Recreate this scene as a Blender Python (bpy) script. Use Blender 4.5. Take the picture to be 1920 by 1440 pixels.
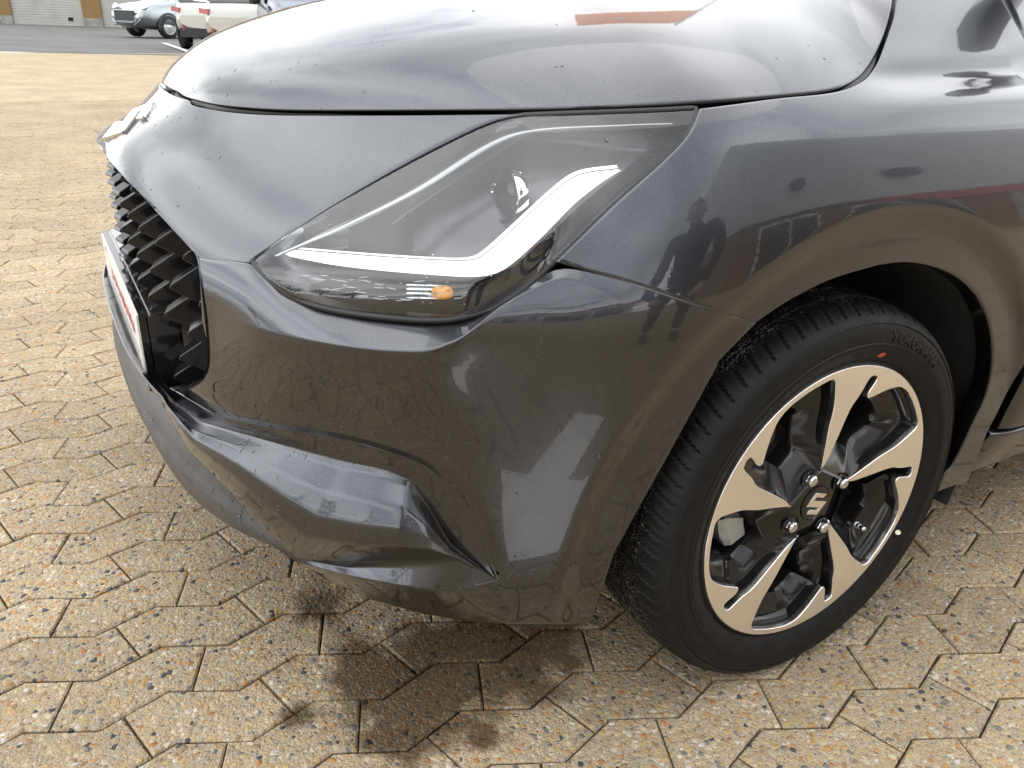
import bpy, bmesh, math, random
import numpy as np
from mathutils import Vector, Matrix

for o in list(bpy.data.objects): bpy.data.objects.remove(o)
SC = bpy.context.scene
COL = SC.collection
random.seed(7); RNG = np.random.default_rng(7)

# ------------------------------------------------------------------ camera, sky, sun, exposure
CAM = np.array([-0.8998, -0.6594, 0.9293]); FPX = 1553.
YAW, PITCH, ROLL = math.radians(30.024), math.radians(24.06), math.radians(2.02)
def cam_axes():
    cy, sy, cp, sp = math.cos(YAW), math.sin(YAW), math.cos(PITCH), math.sin(PITCH)
    f = np.array([sy*cp, cy*cp, -sp]); r = np.array([cy, -sy, 0.]); u = np.cross(r, f)
    cr, sr = math.cos(ROLL), math.sin(ROLL)
    return np.array([cr*r+sr*u, -sr*r+cr*u, f])
RM = cam_axes()
cd = bpy.data.cameras.new('camera'); cam = bpy.data.objects.new('camera', cd); COL.objects.link(cam)
cd.sensor_width = 36.; cd.lens = 36.*FPX/1920.; cd.clip_start = 0.02; cd.clip_end = 2000.
m = Matrix.Identity(4)
for i in range(3):
    m[i][0], m[i][1], m[i][2], m[i][3] = RM[0][i], RM[1][i], -RM[2][i], CAM[i]
cam.matrix_world = m
SC.camera = cam

SUN_EL, SUN_AZ = math.radians(78), math.radians(60)      # azimuth: clockwise from +y
sun_dir = Vector((math.sin(SUN_AZ)*math.cos(SUN_EL), math.cos(SUN_AZ)*math.cos(SUN_EL), math.sin(SUN_EL)))
w = bpy.data.worlds.new('World'); SC.world = w; w.use_nodes = True
nt = w.node_tree; nt.nodes.clear()
def N(t, typ, **kw):
    n = t.nodes.new(typ)
    for k, v in kw.items(): setattr(n, k, v)
    return n
def ramp(n, stops, interp='LINEAR'):
    cr = n.color_ramp; cr.interpolation = interp
    while len(cr.elements) > 2: cr.elements.remove(cr.elements[-1])
    for i, (p, c) in enumerate(stops):
        e = cr.elements[i] if i < 2 else cr.elements.new(p)
        e.position = p; e.color = (*c, 1) if len(c) == 3 else c
def L(t, a, b): t.links.new(a, b)
tc = N(nt, 'ShaderNodeTexCoord')
sep = N(nt, 'ShaderNodeSeparateXYZ'); L(nt, tc.outputs['Generated'], sep.inputs[0])
zz = N(nt, 'ShaderNodeMath', operation='MAXIMUM'); L(nt, sep.outputs[2], zz.inputs[0]); zz.inputs[1].default_value = 0.
za = N(nt, 'ShaderNodeMath', operation='ADD'); L(nt, zz.outputs[0], za.inputs[0]); za.inputs[1].default_value = .16
dx = N(nt, 'ShaderNodeMath', operation='DIVIDE'); L(nt, sep.outputs[0], dx.inputs[0]); L(nt, za.outputs[0], dx.inputs[1])
dy = N(nt, 'ShaderNodeMath', operation='DIVIDE'); L(nt, sep.outputs[1], dy.inputs[0]); L(nt, za.outputs[0], dy.inputs[1])
cv = N(nt, 'ShaderNodeCombineXYZ'); L(nt, dx.outputs[0], cv.inputs[0]); L(nt, dy.outputs[0], cv.inputs[1]); cv.inputs[2].default_value = 3.1
n1 = N(nt, 'ShaderNodeTexNoise'); n1.inputs['Scale'].default_value = .75; n1.inputs['Detail'].default_value = 6; n1.inputs['Roughness'].default_value = .56; n1.inputs['Distortion'].default_value = .35
L(nt, cv.outputs[0], n1.inputs['Vector'])
n2 = N(nt, 'ShaderNodeTexNoise'); n2.inputs['Scale'].default_value = .95; n2.inputs['Detail'].default_value = 5; n2.inputs['Roughness'].default_value = .5; n2.inputs['Distortion'].default_value = .8
mp = N(nt, 'ShaderNodeMapping'); mp.inputs['Location'].default_value = (-3.16, 2.60, 2.33); mp.inputs['Scale'].default_value = (1., .7, 1.); L(nt, cv.outputs[0], mp.inputs[0]); L(nt, mp.outputs[0], n2.inputs['Vector'])
cover = N(nt, 'ShaderNodeValToRGB'); ramp(cover, [(.31, (0, 0, 0)), (.39, (1, 1, 1))]); L(nt, n1.outputs['Fac'], cover.inputs[0])
tone = N(nt, 'ShaderNodeValToRGB'); ramp(tone, [(.34, (1.2, 1.23, 1.29)), (.45, (1.85, 1.88, 1.94)), (.54, (2.65, 2.68, 2.72)), (.66, (3.5, 3.5, 3.5))]); L(nt, n2.outputs['Fac'], tone.inputs[0])
sky = N(nt, 'ShaderNodeTexSky', sky_type='NISHITA'); sky.sun_disc = False; sky.sun_elevation = SUN_EL; sky.sun_rotation = SUN_AZ
sky.air_density = 1.; sky.dust_density = 2.5
skm = N(nt, 'ShaderNodeVectorMath', operation='SCALE'); L(nt, sky.outputs[0], skm.inputs[0]); skm.inputs['Scale'].default_value = .15
mix = N(nt, 'ShaderNodeMix', data_type='RGBA'); L(nt, cover.outputs[0], mix.inputs[0]); L(nt, skm.outputs[0], mix.inputs[6]); L(nt, tone.outputs[0], mix.inputs[7])
bg = N(nt, 'ShaderNodeBackground'); L(nt, mix.outputs[2], bg.inputs[0]); bg.inputs[1].default_value = 1.
wo = N(nt, 'ShaderNodeOutputWorld'); L(nt, bg.outputs[0], wo.inputs[0])
sl = bpy.data.lights.new('sun', 'SUN'); sl.energy = .7; sl.angle = math.radians(60); sl.color = (1., .95, .87)
so = bpy.data.objects.new('sun', sl); COL.objects.link(so); so.location = (0, -5, 20)
so.rotation_euler = sun_dir.to_track_quat('Z', 'Y').to_euler()
vs = SC.view_settings; vs.view_transform = 'Standard'; vs.look = 'None'; vs.gamma = 1.; vs.use_curve_mapping = False; vs.exposure = .12
SC.render.engine = 'CYCLES'
SC.cycles.max_bounces = 7; SC.cycles.diffuse_bounces = 2; SC.cycles.glossy_bounces = 4; SC.cycles.transmission_bounces = 5; SC.cycles.transparent_max_bounces = 8; SC.cycles.caustics_reflective = False; SC.cycles.caustics_refractive = False
SC.render.resolution_x, SC.render.resolution_y = 1024, 768

# ------------------------------------------------------------------ helpers
def px_ray(px, py):
    px = np.asarray(px, float); py = np.asarray(py, float)
    return np.stack([(px-960)/FPX, -(py-720)/FPX, np.ones_like(px+py)], -1) @ RM
def on_plane(px, py, ax, v):
    d = px_ray(px, py); i = 'xyz'.index(ax); return CAM + d*(v-CAM[i])/d[i]
def empty(name, loc=(0, 0, 0), rz=0., parent=None):
    o = bpy.data.objects.new(name, None); COL.objects.link(o); o.location = loc; o.rotation_euler = (0, 0, rz); o.empty_display_size = .1
    if parent: o.parent = parent
    return o
def tag(o, label=None, cat=None, group=None, kind=None):
    for k, v in (('label', label), ('category', cat), ('group', group), ('kind', kind)):
        if v: o[k] = v
    return o
def link_mesh(name, me, mat=None, parent=None, loc=None):
    o = bpy.data.objects.new(name, me); COL.objects.link(o)
    if mat is not None and not me.materials:
        for mm in (mat if isinstance(mat, (list, tuple)) else [mat]): me.materials.append(mm)
    if parent: o.parent = parent
    if loc is not None: o.location = loc
    return o
class MB:
    """collects pieces of one mesh"""
    def __init__(s): s.v = []; s.f = []; s.m = []
    def add(s, V, Fc, mi=0):
        b = len(s.v); s.v += [tuple(map(float, p)) for p in V]; s.f += [tuple(b+i for i in f) for f in Fc]; s.m += [mi]*len(Fc); return s
    def grid(s, P, mi=0, flip=False, wrap=False):
        nu, nv = P.shape[:2]; Fc = []
        for i in range(nu if wrap else nu-1):
            for j in range(nv-1):
                a, b, c, d = i*nv+j, ((i+1) % nu)*nv+j, ((i+1) % nu)*nv+j+1, i*nv+j+1
                Fc.append((a, d, c, b) if flip else (a, b, c, d))
        return s.add(P.reshape(-1, 3), Fc, mi)
    def box(s, c, h, mi=0, rot=None):
        V = [Vector((x*h[0], y*h[1], z*h[2])) for x in (-1, 1) for y in (-1, 1) for z in (-1, 1)]
        if rot is not None: V = [rot @ v for v in V]
        V = [(v[0]+c[0], v[1]+c[1], v[2]+c[2]) for v in V]
        return s.add(V, [(0, 1, 3, 2), (4, 6, 7, 5), (0, 4, 5, 1), (2, 3, 7, 6), (0, 2, 6, 4), (1, 5, 7, 3)], mi)
    def tube(s, pts, r, n=8, mi=0):
        pts = [Vector(p) for p in pts]; rs = r if isinstance(r, (list, tuple)) else [r]*len(pts); rings = []
        for i, p in enumerate(pts):
            t = (pts[min(i+1, len(pts)-1)]-pts[max(i-1, 0)]).normalized()
            a = t.cross(Vector((0, 0, 1)) if abs(t.z) < .9 else Vector((1, 0, 0))).normalized(); b = t.cross(a)
            rings.append([p+(a*math.cos(k*2*math.pi/n)+b*math.sin(k*2*math.pi/n))*rs[i] for k in range(n)])
        V = [v for r_ in rings for v in r_]; Fc = []
        for i in range(len(pts)-1):
            for k in range(n): Fc.append((i*n+k, i*n+(k+1) % n, (i+1)*n+(k+1) % n, (i+1)*n+k))
        Fc.append(tuple(range(n))[::-1]); Fc.append(tuple((len(pts)-1)*n+k for k in range(n)))
        return s.add(V, Fc, mi)
    def lathe(s, prof, c, axis='y', n=64, mi=0, close=False):
        """prof: (radius, offset along axis)"""
        P = np.zeros((n, len(prof), 3))
        for i in range(n):
            a = 2*math.pi*i/n
            for j, (r, o) in enumerate(prof):
                if axis == 'y': P[i, j] = (c[0]+r*math.cos(a), c[1]+o, c[2]+r*math.sin(a))
                elif axis == 'z': P[i, j] = (c[0]+r*math.cos(a), c[1]+r*math.sin(a), c[2]+o)
                else: P[i, j] = (c[0]+o, c[1]+r*math.cos(a), c[2]+r*math.sin(a))
        return s.grid(P, mi, wrap=True, flip=(axis == 'y'))
    def build(s, name, mat, parent=None, smooth=False, loc=None, merge=0., recalc=False):
        me = bpy.data.meshes.new(name); me.from_pydata(s.v, [], s.f); me.update()
        mats = mat if isinstance(mat, (list, tuple)) else [mat]
        for mm in mats: me.materials.append(mm)
        if len(mats) > 1: me.polygons.foreach_set('material_index', s.m)
        if merge or recalc:
            bm = bmesh.new(); bm.from_mesh(me)
            if merge: bmesh.ops.remove_doubles(bm, verts=bm.verts, dist=merge)
            if recalc: bmesh.ops.recalc_face_normals(bm, faces=bm.faces)
            bm.to_mesh(me); bm.free()
        if smooth is True: me.polygons.foreach_set('use_smooth', [True]*len(me.polygons))
        elif smooth: me.shade_smooth_by_angle(smooth) if hasattr(me, 'shade_smooth_by_angle') else None
        if smooth and smooth is not True:
            me.polygons.foreach_set('use_smooth', [True]*len(me.polygons)); me.set_sharp_from_angle(angle=smooth)
        return link_mesh(name, me, None, parent, loc)
def resample(P, n):
    P = np.asarray(P, float); d = np.r_[0, np.cumsum(np.linalg.norm(np.diff(P, axis=0), axis=1))]
    t = np.linspace(0, d[-1], n); return np.stack([np.interp(t, d, P[:, k]) for k in range(P.shape[1])], 1)
def crom(P, sub=8):
    """Catmull-Rom through points"""
    P = np.asarray(P, float); Q = np.vstack([2*P[0]-P[1], P, 2*P[-1]-P[-2]]); out = []
    for i in range(1, len(Q)-2):
        for t in np.linspace(0, 1, sub, endpoint=False):
            p0, p1, p2, p3 = Q[i-1], Q[i], Q[i+1], Q[i+2]
            out.append(.5*(2*p1+(p2-p0)*t+(2*p0-5*p1+4*p2-p3)*t*t+(3*p1-p0-3*p2+p3)*t**3))
    out.append(P[-1]); return np.array(out)
def coons(A, B, C_, D):
    """A: v=0 side (u 0..1), C_: v=1 side, D: u=0 side (v 0..1), B: u=1 side"""
    nu, nv = len(A), len(D); u = np.linspace(0, 1, nu)[:, None, None]; v = np.linspace(0, 1, nv)[None, :, None]
    return ((1-v)*A[:, None]+v*C_[:, None]+(1-u)*D[None]+u*B[None]
            - ((1-u)*(1-v)*A[0]+u*(1-v)*A[-1]+(1-u)*v*C_[0]+u*v*C_[-1]))
def blur(Z, s, fix=False):
    k = int(max(1, math.ceil(3*s))); g = np.exp(-.5*(np.arange(-k, k+1)/max(s, 1e-6))**2); g /= g.sum()
    for ax in (0, 1):
        pad = [(0, 0)]*Z.ndim; pad[ax] = (k, k)
        Q = 2*np.take(Z, [0], ax)-np.flip(np.take(Z, range(1, k+1), ax), ax)
        Q2 = 2*np.take(Z, [-1], ax)-np.flip(np.take(Z, range(Z.shape[ax]-1-k, Z.shape[ax]-1), ax), ax)
        E = np.concatenate([Q, Z, Q2], ax)
        Z = sum(g[i]*np.take(E, range(i, i+Z.shape[ax]), ax) for i in range(2*k+1))
    return Z

# ------------------------------------------------------------------ materials
def mat(name, color=(.5, .5, .5), rough=.5, metal=0., coat=0., coat_rough=.03, emit=None, estr=0., trans=0., ior=1.5, spec=.5):
    mm = bpy.data.materials.new(name); mm.use_nodes = True; b = mm.node_tree.nodes['Principled BSDF']
    b.inputs['Base Color'].default_value = (*color, 1); b.inputs['Roughness'].default_value = rough; b.inputs['Metallic'].default_value = metal
    b.inputs['Coat Weight'].default_value = coat; b.inputs['Coat Roughness'].default_value = coat_rough; b.inputs['IOR'].default_value = ior
    b.inputs['Transmission Weight'].default_value = trans; b.inputs['Specular IOR Level'].default_value = spec
    if emit: b.inputs['Emission Color'].default_value = (*emit, 1); b.inputs['Emission Strength'].default_value = estr
    return mm
def noise_mat(name, c1, c2, scale, rough=.6, bump=0., metal=0., detail=6, coat=0., bscale=None, rough2=None, stretch=None):
    mm = mat(name, c1, rough, metal, coat); t = mm.node_tree; b = t.nodes['Principled BSDF']
    tcn = N(t, 'ShaderNodeNewGeometry'); nn = N(t, 'ShaderNodeTexNoise'); nn.inputs['Scale'].default_value = scale; nn.inputs['Detail'].default_value = detail
    src = tcn.outputs['Position']
    if stretch:
        mp_ = N(t, 'ShaderNodeMapping'); mp_.inputs['Scale'].default_value = stretch; L(t, src, mp_.inputs[0]); src = mp_.outputs[0]
    L(t, src, nn.inputs['Vector'])
    r = N(t, 'ShaderNodeValToRGB'); ramp(r, [(.35, c1), (.65, c2)]); L(t, nn.outputs['Fac'], r.inputs[0]); L(t, r.outputs[0], b.inputs['Base Color'])
    if rough2 is not None:
        mr = N(t, 'ShaderNodeMapRange'); mr.inputs[1].default_value = .35; mr.inputs[2].default_value = .65; mr.inputs[3].default_value = rough; mr.inputs[4].default_value = rough2
        L(t, nn.outputs['Fac'], mr.inputs[0]); L(t, mr.outputs[0], b.inputs['Roughness'])
    if bump:
        bn = N(t, 'ShaderNodeTexNoise'); bn.inputs['Scale'].default_value = bscale or scale*3; bn.inputs['Detail'].default_value = 4; L(t, src, bn.inputs['Vector'])
        bp = N(t, 'ShaderNodeBump'); bp.inputs['Strength'].default_value = bump; bp.inputs['Distance'].default_value = .003
        L(t, bn.outputs['Fac'], bp.inputs['Height']); L(t, bp.outputs[0], b.inputs['Normal'])
    return mm
M = {}
def paint(name, col, metal=1., rough=.30):
    mm = mat(name, col, rough, metal, 1., .012); mm.node_tree.nodes['Principled BSDF'].inputs['Coat IOR'].default_value = 1.5; t = mm.node_tree; b = t.nodes['Principled BSDF']
    g = N(t, 'ShaderNodeNewGeometry'); vo = N(t, 'ShaderNodeTexVoronoi'); vo.inputs['Scale'].default_value = 1800
    L(t, g.outputs['Position'], vo.inputs['Vector'])
    mr = N(t, 'ShaderNodeMapRange'); mr.inputs[3].default_value = .72; mr.inputs[4].default_value = 1.3
    s_ = N(t, 'ShaderNodeSeparateColor'); L(t, vo.outputs['Color'], s_.inputs[0]); L(t, s_.outputs[0], mr.inputs[0])
    sc = N(t, 'ShaderNodeVectorMath', operation='SCALE'); sc.inputs[0].default_value = col; L(t, mr.outputs[0], sc.inputs['Scale']); L(t, sc.outputs[0], b.inputs['Base Color'])
    # faint orange peel of the clear coat
    nn = N(t, 'ShaderNodeTexNoise'); nn.inputs['Scale'].default_value = 260; nn.inputs['Detail'].default_value = 1; L(t, g.outputs['Position'], nn.inputs['Vector'])
    bp = N(t, 'ShaderNodeBump'); bp.inputs['Strength'].default_value = .012; bp.inputs['Distance'].default_value = .002; L(t, nn.outputs['Fac'], bp.inputs['Height']); L(t, bp.outputs[0], b.inputs['Coat Normal'])
    return mm
M['paint'] = paint('grey_metallic_paint', (.058, .062, .071))
M['gloss'] = mat('gloss_black_plastic', (.012, .012, .013), .12, 0, .6)
M['piano'] = mat('piano_black', (.006, .006, .007), .06)
M['matte'] = noise_mat('matte_grey_plastic', (.055, .056, .058), (.075, .076, .078), 40, .48, .25, bscale=900)
M['liner'] = noise_mat('black_liner', (.006, .006, .006), (.012, .012, .012), 30, .8, .2)
M['void'] = mat('underside_black', (.004, .004, .004), .9)
M['chrome'] = mat('chrome', (.85, .86, .88), .06, 1.)
M['finmat'] = mat('fin_black', (.010, .010, .011), .14, 0, 0.)
M['seal'] = mat('rubber_seal', (.006, .006, .006), .45)
M['white_plate'] = mat('plate_white', (.78, .76, .74), .35, 0, .2)
M['red_ink'] = mat('red_ink', (.75, .06, .08), .4)
M['grey_ink'] = mat('grey_ink', (.30, .27, .25), .5)
M['drl'] = mat('daytime_light', (.9, .92, .95), .25, 0, 0, emit=(.93, .96, 1.), estr=1.25)
M['amber'] = mat('amber_bulb', (.95, .38, .01), .08, 0, 1., emit=(1., .38, .01), estr=.25)  # bulb is switched off; a faint glow is added to its orange
M['alu'] = mat('machined_aluminium', (.95, .92, .89), .25, 1., .3, .05)
M['lacquer'] = mat('wheel_black', (.008, .008, .0085), .14, 0, 0., spec=.45)
M['caliper'] = noise_mat('cast_caliper', (.34, .36, .36), (.44, .46, .45), 60, .45, .3, metal=.6)
M['disc'] = noise_mat('brake_disc', (.22, .20, .17), (.34, .30, .24), 20, .42, 0., metal=.9)
M['bolt'] = mat('bolt_steel', (.62, .62, .62), .16, 1.)
M['valve'] = mat('valve_metal', (.55, .56, .55), .3, 1.)
M['letter'] = mat('tyre_letter', (.007, .007, .0072), .38, spec=.4)
M['reddot'] = mat('red_paint_dot', (.42, .07, .03), .6)
M['whitedot'] = mat('white_paint_dot', (.72, .68, .60), .6)
M['glass'] = mat('dark_glass', (.02, .025, .025), .03, 0, 0)
def rubber():
    mm = noise_mat('tyre_rubber', (.005, .005, .0053), (.009, .0088, .0085), 55, .45, .35, bscale=420, rough2=.62); t = mm.node_tree; b = t.nodes['Principled BSDF']
    b.inputs['Specular IOR Level'].default_value = .2
    # grains of grit sticking to the tread
    g = N(t, 'ShaderNodeNewGeometry'); v = N(t, 'ShaderNodeTexVoronoi'); v.inputs['Scale'].default_value = 330; L(t, g.outputs['Position'], v.inputs['Vector'])
    n_ = N(t, 'ShaderNodeTexNoise'); n_.inputs['Scale'].default_value = 16; n_.inputs['Detail'].default_value = 3; L(t, g.outputs['Position'], n_.inputs['Vector'])
    sp = N(t, 'ShaderNodeSeparateXYZ'); tc_ = N(t, 'ShaderNodeTexCoord'); L(t, tc_.outputs['Object'], sp.inputs[0])
    inb = N(t, 'ShaderNodeMapRange'); inb.inputs[1].default_value = .020; inb.inputs[2].default_value = .040; L(t, sp.outputs[1], inb.inputs[0])
    th = N(t, 'ShaderNodeMath', operation='MULTIPLY'); L(t, n_.outputs['Fac'], th.inputs[0]); L(t, inb.outputs[0], th.inputs[1])
    th2 = N(t, 'ShaderNodeMath', operation='MULTIPLY'); L(t, th.outputs[0], th2.inputs[0]); th2.inputs[1].default_value = .50
    ls = N(t, 'ShaderNodeMath', operation='LESS_THAN'); L(t, v.outputs['Distance'], ls.inputs[0]); L(t, th2.outputs[0], ls.inputs[1])
    mx = N(t, 'ShaderNodeMix', data_type='RGBA'); L(t, ls.outputs[0], mx.inputs[0]); old = b.inputs['Base Color'].links[0].from_socket; L(t, old, mx.inputs[6]); mx.inputs[7].default_value = (.20, .18, .15, 1); L(t, mx.outputs[2], b.inputs['Base Color'])
    return mm
M['rubber'] = rubber()
def thin_glass(name, tint, ior=1.5, rough=0.0):
    mm = bpy.data.materials.new(name); mm.use_nodes = True; t = mm.node_tree; t.nodes.clear()
    tr = N(t, 'ShaderNodeBsdfTransparent'); tr.inputs[0].default_value = (*tint, 1)
    gl = N(t, 'ShaderNodeBsdfGlossy'); gl.inputs['Roughness'].default_value = rough
    fr = N(t, 'ShaderNodeFresnel'); fr.inputs[0].default_value = ior
    mx = N(t, 'ShaderNodeMixShader'); L(t, fr.outputs[0], mx.inputs[0]); L(t, tr.outputs[0], mx.inputs[1]); L(t, gl.outputs[0], mx.inputs[2])
    o = N(t, 'ShaderNodeOutputMaterial'); L(t, mx.outputs[0], o.inputs[0]); return mm
M['lens'] = thin_glass('headlight_lens', (.92, .93, .94), 1.85)
M['satin'] = noise_mat('satin_grey_reflector', (.08, .08, .085), (.105, .105, .11), 30, .22, 0., metal=.7)
M['satin2'] = mat('satin_silver', (.42, .43, .44), .28, 1.)
M['drop'] = mat('water', (1, 1, 1), 0., 0, 0, trans=1., ior=1.33)

def pebble_mat():
    mm = mat('exposed_aggregate', (.4, .34, .26), .8, spec=.2); t = mm.node_tree; b = t.nodes['Principled BSDF']
    g = N(t, 'ShaderNodeNewGeometry'); P = g.outputs['Position']
    # gentle warp so that pebbles are not round
    wn = N(t, 'ShaderNodeTexNoise'); wn.inputs['Scale'].default_value = 130; wn.inputs['Detail'].default_value = 0; L(t, P, wn.inputs['Vector'])
    ws = N(t, 'ShaderNodeVectorMath', operation='SCALE'); L(t, wn.outputs['Color'], ws.inputs[0]); ws.inputs['Scale'].default_value = .006
    wa = N(t, 'ShaderNodeVectorMath', operation='ADD'); L(t, P, wa.inputs[0]); L(t, ws.outputs[0], wa.inputs[1])
    def layer(scale, r0, r1):
        v = N(t, 'ShaderNodeTexVoronoi', voronoi_dimensions='2D'); v.inputs['Scale'].default_value = scale; L(t, wa.outputs[0], v.inputs['Vector'])
        sp = N(t, 'ShaderNodeSeparateColor'); L(t, v.outputs['Color'], sp.inputs[0])
        rr = N(t, 'ShaderNodeMapRange'); L(t, sp.outputs[1], rr.inputs[0]); rr.inputs[3].default_value = r0; rr.inputs[4].default_value = r1
        sb = N(t, 'ShaderNodeMath', operation='SUBTRACT'); L(t, rr.outputs[0], sb.inputs[0]); L(t, v.outputs['Distance'], sb.inputs[1])
        mk = N(t, 'ShaderNodeMapRange'); mk.inputs[1].default_value = 0; mk.inputs[2].default_value = .07; L(t, sb.outputs[0], mk.inputs[0])
        dome = N(t, 'ShaderNodeMapRange'); dome.inputs[1].default_value = 0; dome.inputs[2].default_value = .4; L(t, sb.outputs[0], dome.inputs[0])
        return sp.outputs[0], mk.outputs[0], dome.outputs[0], sp.outputs[2]
    pal = [(0., (.52, .39, .24)), (.13, (.36, .25, .15)), (.20, (.58, .45, .29)), (.34, (.46, .36, .24)), (.47, (.54, .31, .13)), (.52, (.62, .53, .38)), (.66, (.40, .35, .28)),
           (.75, (.46, .23, .10)), (.78, (.56, .41, .20)), (.88, (.22, .21, .20)), (.93, (.085, .09, .10)), (.965, (.68, .63, .55))]
    def colr(h):
        r = N(t, 'ShaderNodeValToRGB'); ramp(r, pal, 'CONSTANT'); L(t, h, r.inputs[0]); return r.outputs[0]
    hA, mA, dA, gA = layer(100, .20, .60)
    hB, mB, dB, gB = layer(215, .30, .55)
    fn = N(t, 'ShaderNodeTexNoise'); fn.inputs['Scale'].default_value = 700; fn.inputs['Detail'].default_value = 1; L(t, P, fn.inputs['Vector'])
    base = N(t, 'ShaderNodeValToRGB'); ramp(base, [(.36, (.27, .215, .145)), (.5, (.45, .375, .27)), (.64, (.62, .535, .41))]); L(t, fn.outputs['Fac'], base.inputs[0])
    def mixc(f, a, b_):
        x = N(t, 'ShaderNodeMix', data_type='RGBA'); L(t, f, x.inputs[0]); L(t, a, x.inputs[6]); L(t, b_, x.inputs[7]); return x.outputs[2]
    fB = N(t, 'ShaderNodeMath', operation='MULTIPLY'); L(t, mB, fB.inputs[0]); fB.inputs[1].default_value = .8
    c = mixc(fB.outputs[0], base.outputs[0], colr(hB)); c = mixc(mA, c, colr(hA))
    # broad tone drift + moss-free wear
    ln = N(t, 'ShaderNodeTexNoise'); ln.inputs['Scale'].default_value = 2.3; ln.inputs['Detail'].default_value = 4; L(t, P, ln.inputs['Vector'])
    lm_ = N(t, 'ShaderNodeMapRange'); lm_.inputs[1].default_value = .3; lm_.inputs[2].default_value = .7; lm_.inputs[3].default_value = .60; lm_.inputs[4].default_value = .80; L(t, ln.outputs['Fac'], lm_.inputs[0])
    oi = N(t, 'ShaderNodeObjectInfo'); om = N(t, 'ShaderNodeMapRange'); om.inputs[3].default_value = .86; om.inputs[4].default_value = 1.10; L(t, oi.outputs['Random'], om.inputs[0])
    ml = N(t, 'ShaderNodeMath', operation='MULTIPLY'); L(t, lm_.outputs[0], ml.inputs[0]); L(t, om.outputs[0], ml.inputs[1])
    sc = N(t, 'ShaderNodeVectorMath', operation='SCALE'); L(t, c, sc.inputs[0]); L(t, ml.outputs[0], sc.inputs['Scale'])
    # wet stains where water ran off the bumper
    acc = None
    wn2 = N(t, 'ShaderNodeTexNoise'); wn2.inputs['Scale'].default_value = 14; wn2.inputs['Detail'].default_value = 5; wn2.inputs['Roughness'].default_value = .6; L(t, P, wn2.inputs['Vector'])
    for (cx, cy, r, k) in WET:
        dd = N(t, 'ShaderNodeVectorMath', operation='DISTANCE'); L(t, P, dd.inputs[0]); dd.inputs[1].default_value = (cx, cy, 0)
        q = N(t, 'ShaderNodeMapRange'); L(t, dd.outputs['Value'], q.inputs[0]); q.inputs[1].default_value = r*1.25; q.inputs[2].default_value = r*.1; q.inputs[3].default_value = 0; q.inputs[4].default_value = k
        if acc is None: acc = q.outputs[0]
        else:
            a_ = N(t, 'ShaderNodeMath', operation='MAXIMUM'); L(t, acc, a_.inputs[0]); L(t, q.outputs[0], a_.inputs[1]); acc = a_.outputs[0]
    ad = N(t, 'ShaderNodeMath', operation='ADD'); L(t, acc, ad.inputs[0]); L(t, wn2.outputs['Fac'], ad.inputs[1])
    wet = N(t, 'ShaderNodeMapRange'); wet.inputs[1].default_value = .74; wet.inputs[2].default_value = 1.02; L(t, ad.outputs[0], wet.inputs[0])
    wcol = N(t, 'ShaderNodeMix', data_type='RGBA', blend_type='MULTIPLY'); L(t, sc.outputs[0], wcol.inputs[6]); wcol.inputs[7].default_value = (.29, .25, .20, 1); L(t, wet.outputs[0], wcol.inputs[0])
    wm = N(t, 'ShaderNodeVectorMath', operation='MULTIPLY'); L(t, wcol.outputs[2], wm.inputs[0]); wm.inputs[1].default_value = (1.03, 1.01, .97); L(t, wm.outputs[0], b.inputs['Base Color'])
    wr = N(t, 'ShaderNodeMapRange'); wr.inputs[3].default_value = .72; wr.inputs[4].default_value = .30; L(t, wet.outputs[0], wr.inputs[0]); L(t, wr.outputs[0], b.inputs['Roughness'])
    h1 = N(t, 'ShaderNodeMath', operation='MULTIPLY'); L(t, dA, h1.inputs[0]); h1.inputs[1].default_value = 1.
    h2 = N(t, 'ShaderNodeMath', operation='MULTIPLY_ADD'); L(t, dB, h2.inputs[0]); h2.inputs[1].default_value = .5; L(t, h1.outputs[0], h2.inputs[2])
    h3 = N(t, 'ShaderNodeMath', operation='MULTIPLY_ADD'); L(t, fn.outputs['Fac'], h3.inputs[0]); h3.inputs[1].default_value = .35; L(t, h2.outputs[0], h3.inputs[2])
    bp = N(t, 'ShaderNodeBump'); bp.inputs['Strength'].default_value = .75; bp.inputs['Distance'].default_value = .0028; L(t, h3.outputs[0], bp.inputs['Height']); L(t, bp.outputs[0], b.inputs['Normal'])
    return mm
WET = []
for (px_, py_, r_, k_) in [(820, 1260, .17, .80), (730, 1290, .13, .74), (965, 1255, .12, .70), (930, 1195, .13, .78), (770, 1350, .12, .70), (690, 1225, .09, .55), (1030, 1200, .13, .62), (560, 1340, .04, .58), (905, 1375, .05, .60), (600, 1130, .09, .52), (880, 1330, .09, .55)]:
    q_ = on_plane(px_, py_, 'z', 0.); WET.append((q_[0], q_[1], r_, k_))
M['paver'] = pebble_mat()
M['sand'] = noise_mat('joint_sand', (.03, .026, .02), (.10, .085, .06), 120, .95, .5)
M['asphalt'] = noise_mat('asphalt', (.075, .075, .073), (.11, .109, .105), .8, .85, .3, bscale=90)
M['linepaint'] = noise_mat('road_paint', (.72, .71, .67), (.85, .84, .80), 8, .6)

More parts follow.
